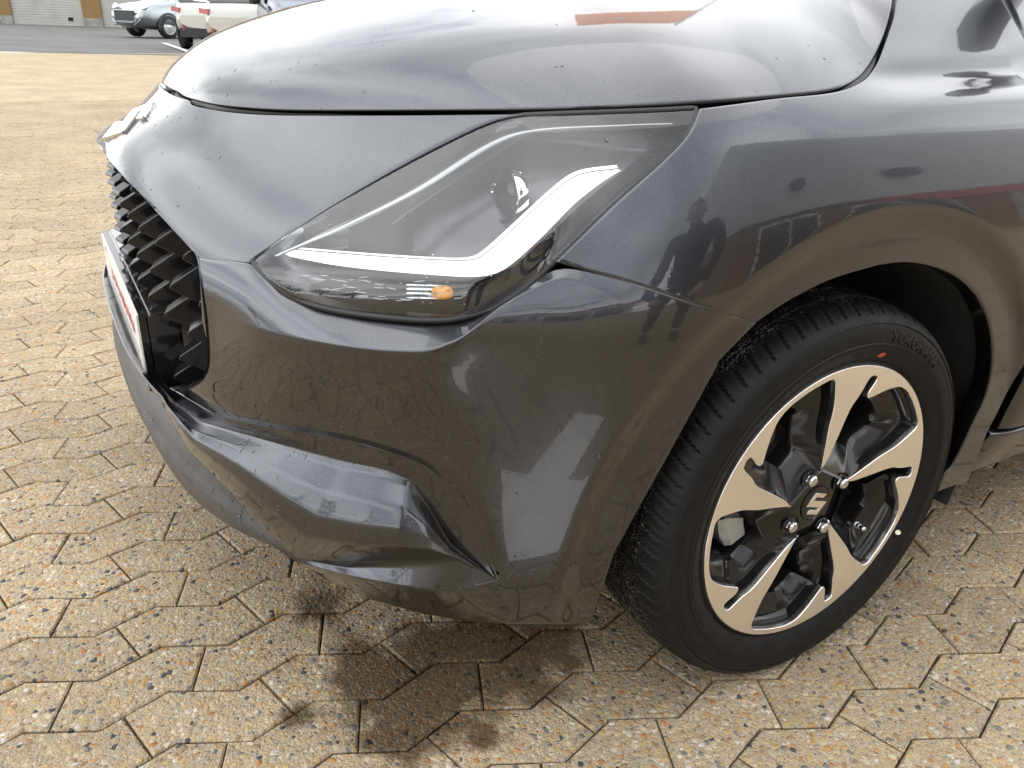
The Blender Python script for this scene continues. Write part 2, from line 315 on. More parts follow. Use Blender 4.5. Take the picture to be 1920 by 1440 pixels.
# ------------------------------------------------------------------ setting: ground
LAT_O = np.array([-1.02867, .81928]); LAT_H = np.array([.092052, -.043586]); LAT_D = np.array([.096825, .032955]); LAT_T = np.array([-.005373, -.104907])
LAT_S = LAT_H+LAT_D
pav = MB()
pav.add([(-30, -30, -.012), (40, -30, -.012), (40, 18, -.012), (-30, 18, -.012)], [(0, 1, 2, 3)])
PAVE = tag(pav.build('pavement', M['sand']), 'tan exposed aggregate interlocking pavement under the grey car', None, None, 'structure')
def paver_outline(kind):
    """eight-cornered z-shaped paver between line k and line k+1, first corner on line k at j=0"""
    h, d, s, t_ = LAT_H, LAT_D, LAT_S, LAT_T
    if kind == 'h':
        top = [h*.667, h, s, s+h*.667]; bot = [t_+s+h*.333, t_+s, t_+h, t_+h*.333]
    else:
        top = [h+d*.333, s, s+h, s+h+d*.333]; bot = [t_+s+h+d*.667, t_+s+h, t_+s, t_+h+d*.667]
    return np.array(top+bot)
def inset_poly(P, e):
    n = len(P); out = []
    area = .5*sum(P[i][0]*P[(i+1) % n][1]-P[(i+1) % n][0]*P[i][1] for i in range(n)); sg = 1 if area > 0 else -1
    for i in range(n):
        a, b, c = P[i-1], P[i], P[(i+1) % n]; d1 = (b-a)/np.linalg.norm(b-a); d2 = (c-b)/np.linalg.norm(c-b)
        n1 = np.array([-d1[1], d1[0]])*sg; n2 = np.array([-d2[1], d2[0]])*sg; bis = n1+n2; bis /= max(.35, np.dot(bis, n1))
        out.append(b+bis*e)
    return np.array(out), sg
def paver_geo(kind, rnd=None):
    P = paver_outline(kind); cen = P.mean(0); Q = P-cen
    rings = []
    for e, z in ((.0016, -.0115), (.0016, -.0026), (.0044, 0.)):
        R_, sg = inset_poly(Q, e)
        if rnd is not None: R_ = R_+rnd.normal(0, .0005, R_.shape)
        rings.append(np.c_[R_, np.full(8, z)])
    V = np.vstack(rings); Fc = []
    for k in range(2):
        for i in range(8):
            a, b, c, d = k*8+i, k*8+(i+1) % 8, (k+1)*8+(i+1) % 8, (k+1)*8+i
            Fc.append((a, b, c, d) if sg > 0 else (a, d, c, b))
    Fc.append(tuple(range(16, 24)) if sg > 0 else tuple(range(23, 15, -1)))
    return cen, V, Fc
pav_mesh = {}
for kd in 'hd':
    pav_mesh[kd] = []
    for q in range(3):
        cen, V, Fc = paver_geo(kd, RNG)
        me = bpy.data.meshes.new('paver'); me.from_pydata([tuple(v) for v in V], [], Fc); me.materials.append(M['paver']); me.update()
        pav_mesh[kd].append(me)
    pav_mesh[kd+'c'] = cen
cand = []
for k in range(-85, 52):
    kd = 'h' if k % 2 else 'd'
    for j in range(-25, 60):
        c = LAT_O+LAT_T*k+LAT_S*j+pav_mesh[kd+'c']
        if -4.2 < c[0] < 5.5 and -4.0 < c[1] < 9.0: cand.append((c[0], c[1], kd))
cx = np.array([(a, b, 0.) for a, b, _ in cand]); q = (cx-CAM)@RM.T
pxx = 960+FPX*q[:, 0]/np.maximum(q[:, 2], .01); pyy = 720-FPX*q[:, 1]/np.maximum(q[:, 2], .01)
under = (cx[:, 0] > -.62) & (cx[:, 1] > .32) & (cx[:, 1] < 1.5) & (cx[:, 0] < 2.9)
vis = (q[:, 2] > .2) & (pxx > -120) & (pxx < 2040) & (pyy > 0) & (pyy < 1560) & ~under
score = np.where(vis, 1/np.maximum(q[:, 2], .1)**2, 0.)
order = np.argsort(-score); single = set(order[:300][score[order[:300]] > 0])
rest = MB()
for i, (a, b, kd) in enumerate(cand):
    zj = random.gauss(0, .0007)
    if i in single:
        o = link_mesh('paver', random.choice(pav_mesh[kd]), None, PAVE, (a, b, zj)); o.rotation_euler = (random.gauss(0, .004), random.gauss(0, .004), 0)
    else:
        me = random.choice(pav_mesh[kd])
        rest.add([(v.co.x+a, v.co.y+b, v.co.z+zj) for v in me.vertices], [tuple(p.vertices) for p in me.polygons])
tag(rest.build('paver_field', M['paver'], PAVE), kind='stuff')
far = MB()
for (x0, x1, y0, y1) in ((-30, 40, 9.0, 18), (-30, -4.2, -30, 9.0), (5.5, 40, -30, 9.0), (-4.2, 5.5, -30, -4.0)):
    far.add([(x0, y0, -.002), (x1, y0, -.002), (x1, y1, -.002), (x0, y1, -.002)], [(0, 1, 2, 3)])
tag(far.build('far_paving', M['paver'], PAVE), kind='stuff')
SLOPE = .010; Y0 = 17.95
def on_lot(px, py, h=0.):
    d = px_ray(px, py)       # lot plane z = -(y-Y0)*SLOPE + h
    t_ = (Y0*SLOPE+h-CAM[2]-CAM[1]*SLOPE)/(d[2]+d[1]*SLOPE); q = CAM+d*t_
    return q if q[1] > Y0 else CAM+d*((h-CAM[2])/d[2])
def lotz(y): return min(0., -(y-Y0)*SLOPE)
lot = MB(); lot.add([(-60, Y0-.05-.3, -.006), (90, Y0-.05-3, -.006), (90, 300, lotz(300)-.006), (-60, 300, lotz(300)-.006)], [(0, 1, 2, 3)])
lot = MB()
a0 = on_plane(0, 97, 'z', 0.); a1 = on_plane(330, 104, 'z', 0.); sl_ = (a1[1]-a0[1])/(a1[0]-a0[0])
yl = lambda x: a0[1]+(x-a0[0])*sl_
lot.add([(-60, yl(-60), .002), (90, yl(90), .002), (90, 300, lotz(300)), (-60, 300, lotz(300))], [(0, 1, 2, 3)])
tag(lot.build('asphalt_lot', M['asphalt']), 'grey asphalt yard in front of the garages', None, None, 'structure')
def strip_on_lot(name, pts, wd, label):
    A, B = [on_lot(*p) for p in pts]; d = (B-A); d[2] = 0; d /= np.linalg.norm(d); n_ = np.array([-d[1], d[0], 0])*wd/2
    s_ = MB(); V = [A-n_, B-n_, B+n_, A+n_]; s_.add([(v[0], v[1], max(.006, 0)+lotz(v[1])+.012) for v in V], [(0, 1, 2, 3)])
    return tag(s_.build(name, M['linepaint']), label, None, None, 'structure')
strip_on_lot('bay_line', [(308, 82), (362, 101)], .13, 'white painted parking bay line beside the white cars')

# ------------------------------------------------------------------ the car's base surface (metres; x rearwards from the front axle, y across, z up)
YC = .84
def spl(xs, ys):
    xs = np.array(xs, float); ys = np.array(ys, float); n = len(xs); h = np.diff(xs)
    A = np.zeros((n, n)); B = np.zeros(n); A[0, 0] = A[-1, -1] = 1
    for i in range(1, n-1):
        A[i, i-1] = h[i-1]; A[i, i] = 2*(h[i-1]+h[i]); A[i, i+1] = h[i]; B[i] = 3*((ys[i+1]-ys[i])/h[i]-(ys[i]-ys[i-1])/h[i-1])
    c = np.linalg.solve(A, B); b = np.diff(ys)/h-h*(2*c[:-1]+c[1:])/3; d = np.diff(c)/(3*h)
    tl = h[-1]; sl1 = b[-1]+2*c[-2]*tl+3*d[-1]*tl*tl
    def f(x):
        x = np.asarray(x, float); xc = np.clip(x, xs[0], xs[-1]); i = np.clip(np.searchsorted(xs, xc)-1, 0, n-2); t = xc-xs[i]
        return ys[i]+b[i]*t+c[i]*t*t+d[i]*t**3+np.where(x < xs[0], (x-xs[0])*b[0], 0)+np.where(x > xs[-1], (x-xs[-1])*sl1, 0)
    return f
def sst(a, b, x):
    t = np.clip((x-a)/(b-a), 0, 1); return t*t*t*(t*(6*t-15)+10)
XF = spl([.10, .20, .30, .45, .60, .68, .715, .735, .757, .78, .80, .82, .86, .91, .97], [-.765, -.80, -.812, -.815, -.815, -.813, -.803, -.781, -.744, -.713, -.692, -.671, -.629, -.575, -.51])
YS = spl([.10, .20, .30, .45, .60, .68, .74, .79, .82, .845, .87, .90, .94, .98, 1.03], [.035, .012, -.004, -.018, -.022, -.018, -.006, .010, .024, .045, .077, .112, .150, .187, .235])
NE = 2.9
def flare(x, z):
    r = np.hypot(x-.015, z-.30)
    f = .013*(1-sst(.385, .440, r))*sst(.10, .2, z)
    # shoulder groove running back from the hood corner
    zg = .868+.03*np.clip(x, 0, 1)
    gr = .009*np.exp(-((z-zg)/.014)**2)*sst(-.06, .12, x)-.005*np.exp(-((z-zg+.026)/.015)**2)*sst(-.1, .12, x)
    return f+gr
def shape(x, y, z):
    zp = z+.085*sst(0, .62, np.abs(YC-y))*sst(.42, .64, z)
    return YC-YS(z)-flare(x, z), -XF(zp)
def Fv(P):
    x, y, z = P[..., 0], P[..., 1], P[..., 2]; a, b = shape(x, y, z)
    return ((np.abs(YC-y)/a)**NE+(np.maximum(0, -x)/b)**NE)**(1/NE)-1
def hit(px, py, delta=0.):
    """where the sight line of a picture point meets the base surface offset outwards by delta"""
    px = np.asarray(px, float); sh = px.shape; px = px.ravel(); py = np.asarray(py, float).ravel(); d = px_ray(px, py)
    dl = (np.zeros(len(px))+np.asarray(delta, float).ravel())/.8
    ts = np.linspace(.35, 2.4, 165); k = np.zeros(len(px), int); done = np.zeros(len(px), bool)
    for i, t in enumerate(ts):
        neg = (Fv(CAM+d*t)-dl < 0) & ~done; k[neg] = i; done |= neg
    k = np.clip(k, 1, len(ts)-1); lo, hi = ts[k-1].copy(), ts[k].copy()
    for _ in range(36):
        mid = (lo+hi)/2; v = Fv(CAM+d*mid[:, None])-dl; hi = np.where(v < 0, mid, hi); lo = np.where(v < 0, lo, mid)
    P = CAM+d*hi[:, None]
    return P.reshape(sh+(3,))
def x_of(y, z, delta=0.):
    a, b = shape(np.full_like(y, -.5), y, z); k = 1+delta/.8
    return -b*np.maximum(1e-6, k**NE-(np.abs(YC-y)/a)**NE)**(1/NE)
def y_of(x, z, delta=0.):
    a, b = shape(x, np.zeros_like(x), z); k = 1+delta/.8
    return YC-a*np.maximum(1e-6, k**NE-(np.maximum(0, -x)/b)**NE)**(1/NE)
def grid_normals(P):
    du = np.gradient(P, axis=0); dv = np.gradient(P, axis=1); n = np.cross(du, dv); n /= np.maximum(1e-9, np.linalg.norm(n, axis=-1, keepdims=True))
    s = np.sign(((P-np.array([.35, YC, .45]))*n).sum(-1).mean()); return n*s
def hem(P, sides, depth=.014, lip=.0016):
    """rolled edges round a panel"""
    Nn = grid_normals(P)
    for sd in sides:
        ax, last = (0 if sd[0] == 'u' else 1), sd[1] == '1'
        take = lambda A, i: np.take(A, [i], ax)
        e, i1 = (-1, -3) if last else (0, 2)
        b = take(P, e); t = b-take(P, i1); t /= np.maximum(1e-9, np.linalg.norm(t, axis=-1, keepdims=True)); nn = take(Nn, e)
        r1 = b+t*lip*.6-nn*lip*.35; r2 = b+t*lip-nn*lip*1.2; r3 = b+t*lip-nn*depth
        P = np.concatenate([P, r1, r2, r3] if last else [r3, r2, r1, P], ax)
        Nn = np.concatenate([Nn, nn, nn, nn] if last else [nn, nn, nn, Nn], ax)
    return P
def mir(P):
    Q = P.copy(); Q[..., 1] = 2*YC-Q[..., 1]; return Q
def sheet(mb, P, mi=0, mirror=True):
    n = np.cross(P[1:, :-1]-P[:-1, :-1], P[:-1, 1:]-P[:-1, :-1]); fl = (((P[:-1, :-1]-np.array([.35, YC, .45]))*n).sum(-1).mean() < 0)
    mb.grid(P, mi, flip=fl)
    if mirror: mb.grid(mir(P), mi, flip=not fl)

CAR = tag(empty('parked_hatchback', (0, 0, 0)), 'dark grey metallic hatchback filling the foreground, front left corner towards the viewer', 'car')

# ---- hood
HOOD_PX = [(308, 148), (320, 165), (345, 180), (400, 194), (480, 202), (560, 205), (700, 205), (900, 203), (1100, 198), (1300, 188), (1450, 177), (1545, 167), (1588, 154), (1620, 130), (1645, 88), (1660, 48), (1671, 0)]
hb = hit([p[0] for p in HOOD_PX], [p[1] for p in HOOD_PX])
hc = float(XF(np.array(.803))); hb = np.vstack([[hc, YC, .803], [hc+.0005, .79, .8030], [hc+.002, .74, .8032], hb[2:], [.22, .225, 1.0], [.40, .27, 1.03]])
hb = resample(crom(hb, 10), 260)
hb = blur(hb[:, None].repeat(80, 1), 2.)[:, 0]; hb[0] = [hc, YC, .803]
ZC = spl([-.72, -.689, -.665, -.63, -.58, -.52, -.45, -.38, -.2, 0, .2, .4], [.775, .8045, .827, .853, .880, .902, .922, .940, .974, .998, 1.02, 1.045])
d_ = np.linspace(1, 0, 70)[None, :]**1.0
dd = 1-(1-d_)**1.6
g_ = .42*dd**2.2+.58*dd**7
Hx = np.repeat(hb[:, 0:1], 70, 1); Hy = YC-(YC-hb[:, 1:2])*dd; Hz = ZC(hb[:, 0:1])-(ZC(hb[:, 0:1])-hb[:, 2:3])*g_
HP = np.stack([Hx, Hy, Hz], -1)
HQ = hem(HP, ['v0'], .03, .003)
ofs = HQ[24, :3]-HQ[24, 3]
for i in range(24): HQ[i, :3] = HQ[i, 3]+ofs*np.array([1+.35*(1-i/24), i/24, 1])
mb = MB(); sheet(mb, HQ)
hood = mb.build('hood', M['paint'], CAR, True, merge=.00005)

# ---- bumper cover: nose panel
GR = [(225, 320), (270, 368), (320, 422), (355, 460), (372, 482)]          # upper edge of the grille opening
gr = hit([p[0] for p in GR], [p[1] for p in GR]); gr = np.vstack([[x_of(np.array(YC), np.array(.716)), YC, .716], gr])
TOPG = [(312, 163), (330, 186), (360, 198), (420, 210), (500, 216), (600, 217), (700, 217), (850, 216), (930, 215), (980, 215)]
tg = hit([p[0] for p in TOPG], [p[1] for p in TOPG]); tg = np.vstack([[0, YC, .7965], [0, .77, .7967], [0, .70, .7975], tg[2:]])
HLL = [(372, 482), (395, 486), (430, 489), (466, 491), (480, 477), (560, 424), (700, 339), (830, 269), (920, 228), (980, 214)]
hl = hit([p[0] for p in HLL], [p[1] for p in HLL])
NU, NV = 110, 90
A_ = resample(crom(gr, 6), NU)[:, 1:]; C_ = resample(crom(tg, 6), NU)[:, 1:]
B_ = np.vstack([resample(hl[:4], 24)[:-1], resample(crom(hl[3:], 6), NV-23)])[:, 1:]; D_ = np.stack([np.full(NV, YC), np.linspace(A_[0, 1], C_[0, 1], NV)], 1)
B_[0] = A_[-1]; B_[-1] = C_[-1]
S2 = coons(A_, B_, C_, D_)
NP = np.stack([x_of(S2[..., 0], S2[..., 1]), S2[..., 0], S2[..., 1]], -1)
bump = MB(); sheet(bump, hem(NP, ['u1', 'v0', 'v1'], .02, .002))

# ---- bumper cover: main face
def dense(rows, cols_sub=10, row_sub=10, s=2.2):
    """rows: list of lists of (px, py, delta); bilinear densify then soften"""
    Z = np.array(rows, float); nr, nc = Z.shape[:2]
    R1 = np.array([[np.interp(np.linspace(0, nc-1, (nc-1)*cols_sub+1), np.arange(nc), Z[i, :, k]) for k in range(3)] for i in range(nr)]).transpose(0, 2, 1)
    R2 = np.stack([np.stack([np.interp(np.linspace(0, nr-1, (nr-1)*row_sub+1), np.arange(nr), R1[:, j, k]) for j in range(R1.shape[1])], 1) for k in range(3)], -1)
    Bq = blur(R2, s)
    Bq[0, :], Bq[-1, :], Bq[:, 0], Bq[:, -1] = blur(R2[[0]*20], s)[0], blur(R2[[-1]*20], s)[0], blur(R2[:, [0]*20], s)[:, 0], blur(R2[:, [-1]*20], s)[:, 0]
    return Bq
def mixrow(a, b, t, dl=None):
    return [(p[0]*(1-t)+q_[0]*t, p[1]*(1-t)+q_[1]*t, (p[2]*(1-t)+q_[2]*t) if dl is None else (dl[i] if hasattr(dl, '__len__') else dl)) for i, (p, q_) in enumerate(zip(a, b))]
dA = [0, 0, 0, -.001, -.004, -.006, -.008, -.008, -.008, -.007, -.006, -.003, 0, 0, 0]
rA = [(p[0], p[1], dA[i]) for i, p in enumerate([(373, 483), (395, 487), (430, 490), (468, 493), (490, 514), (528, 548), (600, 581), (700, 598), (800, 607), (865, 603), (925, 584), (1045, 494), (1180, 530), (1300, 571), (1415, 607)])]
dC = [0, 0, .003, .010, .015, .019, .022, .023, .023, .020, .013, .003, 0, 0, 0]
rC = [(p[0], p[1], dC[i]) for i, p in enumerate([(379, 596), (402, 598), (428, 601), (470, 613), (520, 625), (570, 635), (640, 647), (720, 656), (800, 659), (868, 634), (945, 567), (1058, 512), (1170, 566), (1268, 620), (1345, 678)])]
rA1 = mixrow(rA, rC, .85, [d*.80 for d in dC])
rC1 = [(p[0], p[1]+12, p[2]*.97) if 2 < i < 11 else (p[0], p[1]+6, p[2]) for i, p in enumerate(rC)]
rM = [(p[0], p[1], -.005) for p in [(342, 735), (393, 772), (438, 786), (480, 796), (518, 803), (552, 808), (602, 815), (682, 832), (757, 856), (805, 876), (862, 928), (905, 1000), (929, 1082), (1040, 1072), (1150, 1040)]]
rM = [(p[0], p[1], -.005 if i < 12 else -.001) for i, p in enumerate(rM)]
# grille side edge bulges right
rows1 = [rA, rA1, rC, rC1]
edge = [(386, 560), (391, 630), (392, 672), (389, 695), (374, 718)]
for t_, q_ in ((.18, (389, 640)), (.40, (392, 670)), (.62, (391, 692)), (.80, (381, 712)), (.93, (358, 729))):
    rr_ = mixrow(rC1, rM, t_, [d*np.interp(t_, [0, .18, .4, .62, .8, 1], [.95, .80, .52, .22, .04, 0]) for d in dC]); rr_[0] = (q_[0], q_[1], 0.); rr_[1] = ((rr_[1][0]+q_[0]+24)/2, (rr_[1][1]+q_[1]+6)/2, 0.); rows1.append(rr_)
rows1.append(rM)
G1 = dense(rows1, 12, 12, 2.6); P1 = hit(G1[..., 0], G1[..., 1], G1[..., 2])
sheet(bump, hem(P1, ['u0', 'v0', 'v1'], .02, .002))

# ---- bumper cover: undercut band, lower corner bulge and bottom lip
Mx = [(318, 728), (334, 737), (390, 771), (475, 795), (552, 808), (648, 824), (757, 856), (805, 876), (862, 928), (905, 1000), (929, 1082)]
Nx = [(312, 738), (322, 752), (376, 791), (487, 822), (560, 842), (640, 863), (722, 880), (767, 900), (800, 948), (845, 1022), (924, 1083)]
Px = [(300, 745), (310, 768), (352, 842), (420, 908), (487, 981), (553, 1046), (650, 1064), (740, 1061), (808, 1056), (860, 1053), (926, 1084)]
Sx = [(301, 748), (312, 772), (356, 849), (425, 916), (493, 989), (560, 1055), (655, 1079), (745, 1097), (810, 1106), (862, 1108), (931, 1088)]
Vx = [(302, 752), (314, 778), (360, 856), (432, 924), (505, 1003), (590, 1077), (690, 1122), (780, 1148), (850, 1161), (900, 1167), (960, 1170)]
dM = [-.005]*10+[-.003]; dN = [-.006, -.006, -.007, -.008, -.009, -.010, -.010, -.010, -.009, -.007, -.003]
dB = [.013, .015, .019, .023, .026, .028, .027, .023, .015, .006, .0]
def row(X, D): return [(p[0], p[1], D[i] if hasattr(D, '__len__') else D) for i, p in enumerate(X)]
rowM, rowN, rowP, rowS, rowV = row(Mx, dM), row(Nx, dN), row(Px, [.010, .012, .015, .018, .019]+[.013]+[.002, -.001, -.003, -.003, -.002]), row(Sx, [.009, .011, .013, .016, .017]+[.013, .009, .009, .008, .005, -.001]), row(Vx, [-.03]*5+[-.02, -.016, -.014, -.012, -.012, -.010])
rows2 = [rowM, mixrow(rowM, rowN, .22, [d_*.35-.003 for d_ in dN]), mixrow(rowM, rowN, .75, [d_*.93 for d_ in dN]), rowN, mixrow(rowN, rowP, .08, [d_*.60 for d_ in dN]), mixrow(rowN, rowP, .33, [e_*.45 for e_ in dB]), mixrow(rowN, rowP, .57, [e_*.88 for e_ in dB]),
         mixrow(rowN, rowP, .76, [e_*1.02 for e_ in dB]), mixrow(rowN, rowP, .93, [e_*.88 for e_ in dB[:5]]+[.018]+[.005, .002, .000, -.001, -.001]), rowP, mixrow(rowP, rowS, .8), rowS, mixrow(rowS, rowV, .3), rowV]
G2 = dense(rows2, 14, 10, 1.15); P2 = hit(G2[..., 0], G2[..., 1], G2[..., 2])
sheet(bump, hem(P2, ['u0', 'u1'], .02, .002))
# inner end of the bulge runs on under the grille to the centre line
e0 = P2[:, 0]; t_ = np.linspace(0, 1, 24)[None, :, None]
cen = np.stack([x_of(np.full(len(e0), YC), e0[:, 2]), np.full(len(e0), YC), e0[:, 2]], 1); off = (e0[:, 0]-x_of(e0[:, 1], e0[:, 2]))[:, None]
Yi = e0[:, 1:2]*(1-t_[..., 0])+YC*t_[..., 0]; Zi = np.repeat(e0[:, 2:3], 24, 1)
P2b = np.stack([x_of(Yi, Zi)+off, Yi, Zi], -1); sheet(bump, P2b)
# ---- bumper cover: bottom behind the corner
rowT = [(924, 1083, -.003), (980, 1080, -.001), (1040, 1072, -.001), (1095, 1058, -.001), (1150, 1040, -.001)]
rowW = [(952, 1170, -.010), (1000, 1171, -.012), (1040, 1171, -.013), (1075, 1170, -.014), (1107, 1166, -.014)]
rows3 = [rowT, mixrow(rowT, rowW, .15, -.002), mixrow(rowT, rowW, .5, -.005), rowW]
G3 = dense(rows3, 12, 10, 2.0)
top_ = np.stack([np.interp(np.linspace(0, 1, G3.shape[1]), np.linspace(0, 1, G1.shape[1]-144), G1[-1, 144:, k]) for k in range(3)], 1); dq = top_-G3[0]
for i in range(G3.shape[0]): G3[i] += dq*(1-i/(G3.shape[0]-1))**2
G3[0] = top_; P3 = hit(G3[..., 0], G3[..., 1], G3[..., 2])
sheet(bump, hem(P3, ['u1', 'v1'], .03, .002))
bumper = bump.build('bumper', M['paint'], CAR, True, merge=.0004)

# tow-hook cover outline on the bumper
tow = crom(np.array([(401, 735), (400, 722), (408, 714), (425, 714), (450, 727), (475, 743)], float), 8); tw = hit(tow[:, 0], tow[:, 1], .0006)
mb = MB(); mb.tube(tw, .0005, 5)
tow2 = crom(np.array([(398, 738), (405, 755), (425, 775), (455, 789), (480, 786), (492, 772)], float), 8); tw = hit(tow2[:, 0], tow2[:, 1], .0004); mb.tube(tw, .0004, 5)
mb.build('cover_seam', M['seal'], bumper, True)

# ---- fender (left, and its mirror twin on the far side)
ARCH = [(1415, 605), (1480, 562), (1558, 523), (1646, 496), (1704, 490), (1762, 501), (1806, 524), (1835, 553), (1853, 591), (1862, 635), (1862, 687), (1850, 740), (1830, 784), (1809, 830), (1790, 868)]
ai = hit([p[0] for p in ARCH], [p[1] for p in ARCH])[:, [0, 2]]
ai[-3:, 0] = np.maximum(ai[-3:, 0], [.312, .315, .316]); ai = np.vstack([ai, [.318, .26], [.322, .225]])
FO = [(1045, 490), (1150, 388), (1240, 308), (1285, 262), (1307, 222), (1313, 204)]
fo1 = hit([p[0] for p in FO], [p[1] for p in FO])[:, [0, 2]]
FH = [(1313, 204), (1450, 186), (1550, 176), (1600, 163), (1635, 138), (1658, 92), (1676, 40), (1685, 0)]
fo2 = hit([p[0] for p in FH], [p[1] for p in FH])[:, [0, 2]]; fo2 = np.vstack([fo2, [.235, 1.0], [.41, 1.03]])
fo3 = np.array([[.41, 1.03], [.415, .8], [.41, .6], [.400, .45], [.392, .36], [.388, .32], [.40, .225]])
NF = 120
outer = np.vstack([resample(crom(fo1, 6), 50)[:-1], resample(crom(fo2, 6), 71)[:-1], resample(crom(fo3, 6), 80)])
inner = np.vstack([resample(crom(ai[:4], 6), 50)[:-1], resample(crom(ai[3:8], 6), 71)[:-1], resample(crom(ai[7:], 6), 80)])
SE = [(1415, 605), (1300, 569), (1180, 528), (1045, 490)]
se = resample(crom(hit([p[0] for p in SE], [p[1] for p in SE])[:, [0, 2]], 6), NF)
endr = np.linspace(inner[-1], outer[-1], NF)
S2 = coons(inner, endr, outer, se)
FP = np.stack([S2[..., 0], y_of(S2[..., 0], S2[..., 1]), S2[..., 1]], -1)
for sgn in (0, 1):
    mb = MB(); Q = hem(FP, ['u0', 'u1', 'v1'], .016, .0016)
    # arch edge turns inwards
    Nn = grid_normals(FP); b = FP[:, :1]; Q = hem(FP, ['v0'], .028, .003); Q = hem(Q, ['u0', 'u1', 'v1'], .016, .0016)
    n = np.cross(Q[1:, :-1]-Q[:-1, :-1], Q[:-1, 1:]-Q[:-1, :-1]); fl = (n[..., 1].mean() > 0)
    mb.grid(mir(Q) if sgn else Q, 0, flip=(fl != bool(sgn)))
    mb.build('fender', M['paint'], CAR, True)

# ---- door, sill and the rest of the body behind the fender
BS = spl([.40, .9, 1.6, 2.4, 2.75, 3.05], [0., .0, .0, .015, .05, .20])
def side_grid(x0, x1, z0, z1, nx, nz):
    X, Z = np.meshgrid(np.linspace(x0, x1, nx), np.linspace(z0, z1, nz), indexing='ij')
    return np.stack([X, y_of(np.minimum(X, .6), Z)+BS(X), Z], -1)
ZB = .985
for sgn in (0, 1):
    for (x0, x1) in ((.415, 1.42), (1.426, 2.12)):
        P = side_grid(x0, x1, .33, ZB, 50, 60); P[..., 2] = .33+(P[..., 2]-.33)
        Q = hem(P, ['u0', 'u1', 'v0'], .016, .0016); n = np.cross(Q[1:, :-1]-Q[:-1, :-1], Q[:-1, 1:]-Q[:-1, :-1]); fl = n[..., 1].mean() > 0
        mb = MB(); mb.grid(mir(Q) if sgn else Q, 0, flip=(fl != bool(sgn))); dr = mb.build('door', M['paint'], CAR, True)
        hz = .86; hy = y_of(np.array(.5), np.array(hz)); hx = x1-.16
        mb = MB(); yy = [(hx-.09, hy-.005, hz), (hx-.07, hy-.035, hz), (hx+.07, hy-.035, hz), (hx+.09, hy-.005, hz)]
        mb.tube([(a, (2*YC-b) if sgn else b, c) for a, b, c in yy], .011, 8); mb.build('handle', M['paint'], dr, True)
    P = side_grid(.405, 2.12, .225, .318, 60, 14); P[:, :, 1] += np.linspace(.03, 0, 14)[None]**1; Q = hem(P, ['u0', 'u1', 'v0', 'v1'], .02, .0016)
    n = np.cross(Q[1:, :-1]-Q[:-1, :-1], Q[:-1, 1:]-Q[:-1, :-1]); fl = n[..., 1].mean() > 0
    mb = MB(); mb.grid(mir(Q) if sgn else Q, 0, flip=(fl != bool(sgn))); mb.build('sill', M['paint'], CAR, True)
    P = side_grid(2.126, 3.05, .26, ZB, 50, 60)
    r = np.hypot(P[..., 0]-2.45, P[..., 2]-.30); k = np.where(r < .355, .355/np.maximum(r, .05), 1.); P[..., 0] = 2.45+(P[..., 0]-2.45)*np.where(P[..., 2] < .70, k, 1); P[..., 2] = .30+(P[..., 2]-.30)*k
    P[..., 2] = np.maximum(P[..., 2], .26); P[..., 1] = y_of(np.full_like(P[..., 0], .6), P[..., 2])+BS(P[..., 0]); n = np.cross(P[1:, :-1]-P[:-1, :-1], P[:-1, 1:]-P[:-1, :-1]); fl = n[..., 1].mean() > 0
    mb = MB(); mb.grid(mir(P) if sgn else P, 0, flip=(fl != bool(sgn))); mb.build('quarter_panel', M['paint'], CAR, True)
# greenhouse
def gh(pts, name, mt, mirror=True):
    mb = MB()
    for q_ in pts:
        P = np.array(q_, float); mb.add(P, [tuple(range(len(P)))])
        if mirror: mb.add(mir(P), [tuple(range(len(P)))[::-1]])
    return mb.build(name, mt, CAR, False, recalc=False)
yb = float(y_of(np.array(.6), np.array(ZB)))
def strip(a, b, n=12, bow=.0):
    return [np.array(a)*(1-t)+np.array(b)*t for t in np.linspace(0, 1, n)]
mb = MB(); nx = 22; Pw = np.zeros((nx, 16, 3))
for i, s_ in enumerate(np.linspace(-1, 1, nx)):
    for j, t_ in enumerate(np.linspace(0, 1, 16)):
        hw = .64*(1-t_)+.50*t_; x = (.30+.15*s_*s_)*(1-t_)+(1.12+.05*s_*s_)*t_; z = 1.055-.03*s_*s_+(.40)*t_-.06*t_*t_+.02*(1-s_*s_)*t_
        Pw[i, j] = (x, YC+hw*s_, z)
mb.grid(Pw, 0, flip=True); mb.build('windscreen', M['glass'], CAR, True)
mb = MB(); Pr = np.zeros((nx, 20, 3))
for i, s_ in enumerate(np.linspace(-1, 1, nx)):
    for j, t_ in enumerate(np.linspace(0, 1, 20)):
        hw = .50+.03*math.sin(t_*math.pi)-.03*t_; x = (1.10+.05*s_*s_)+t_*1.75; z = 1.395+.115*math.sin(.35+t_*2.0)-.03-.03*s_**4-.035*s_*s_
        Pr[i, j] = (x, YC+hw*s_, z)
mb.grid(Pr, 0, flip=True); mb.build('roof', M['paint'], CAR, True)
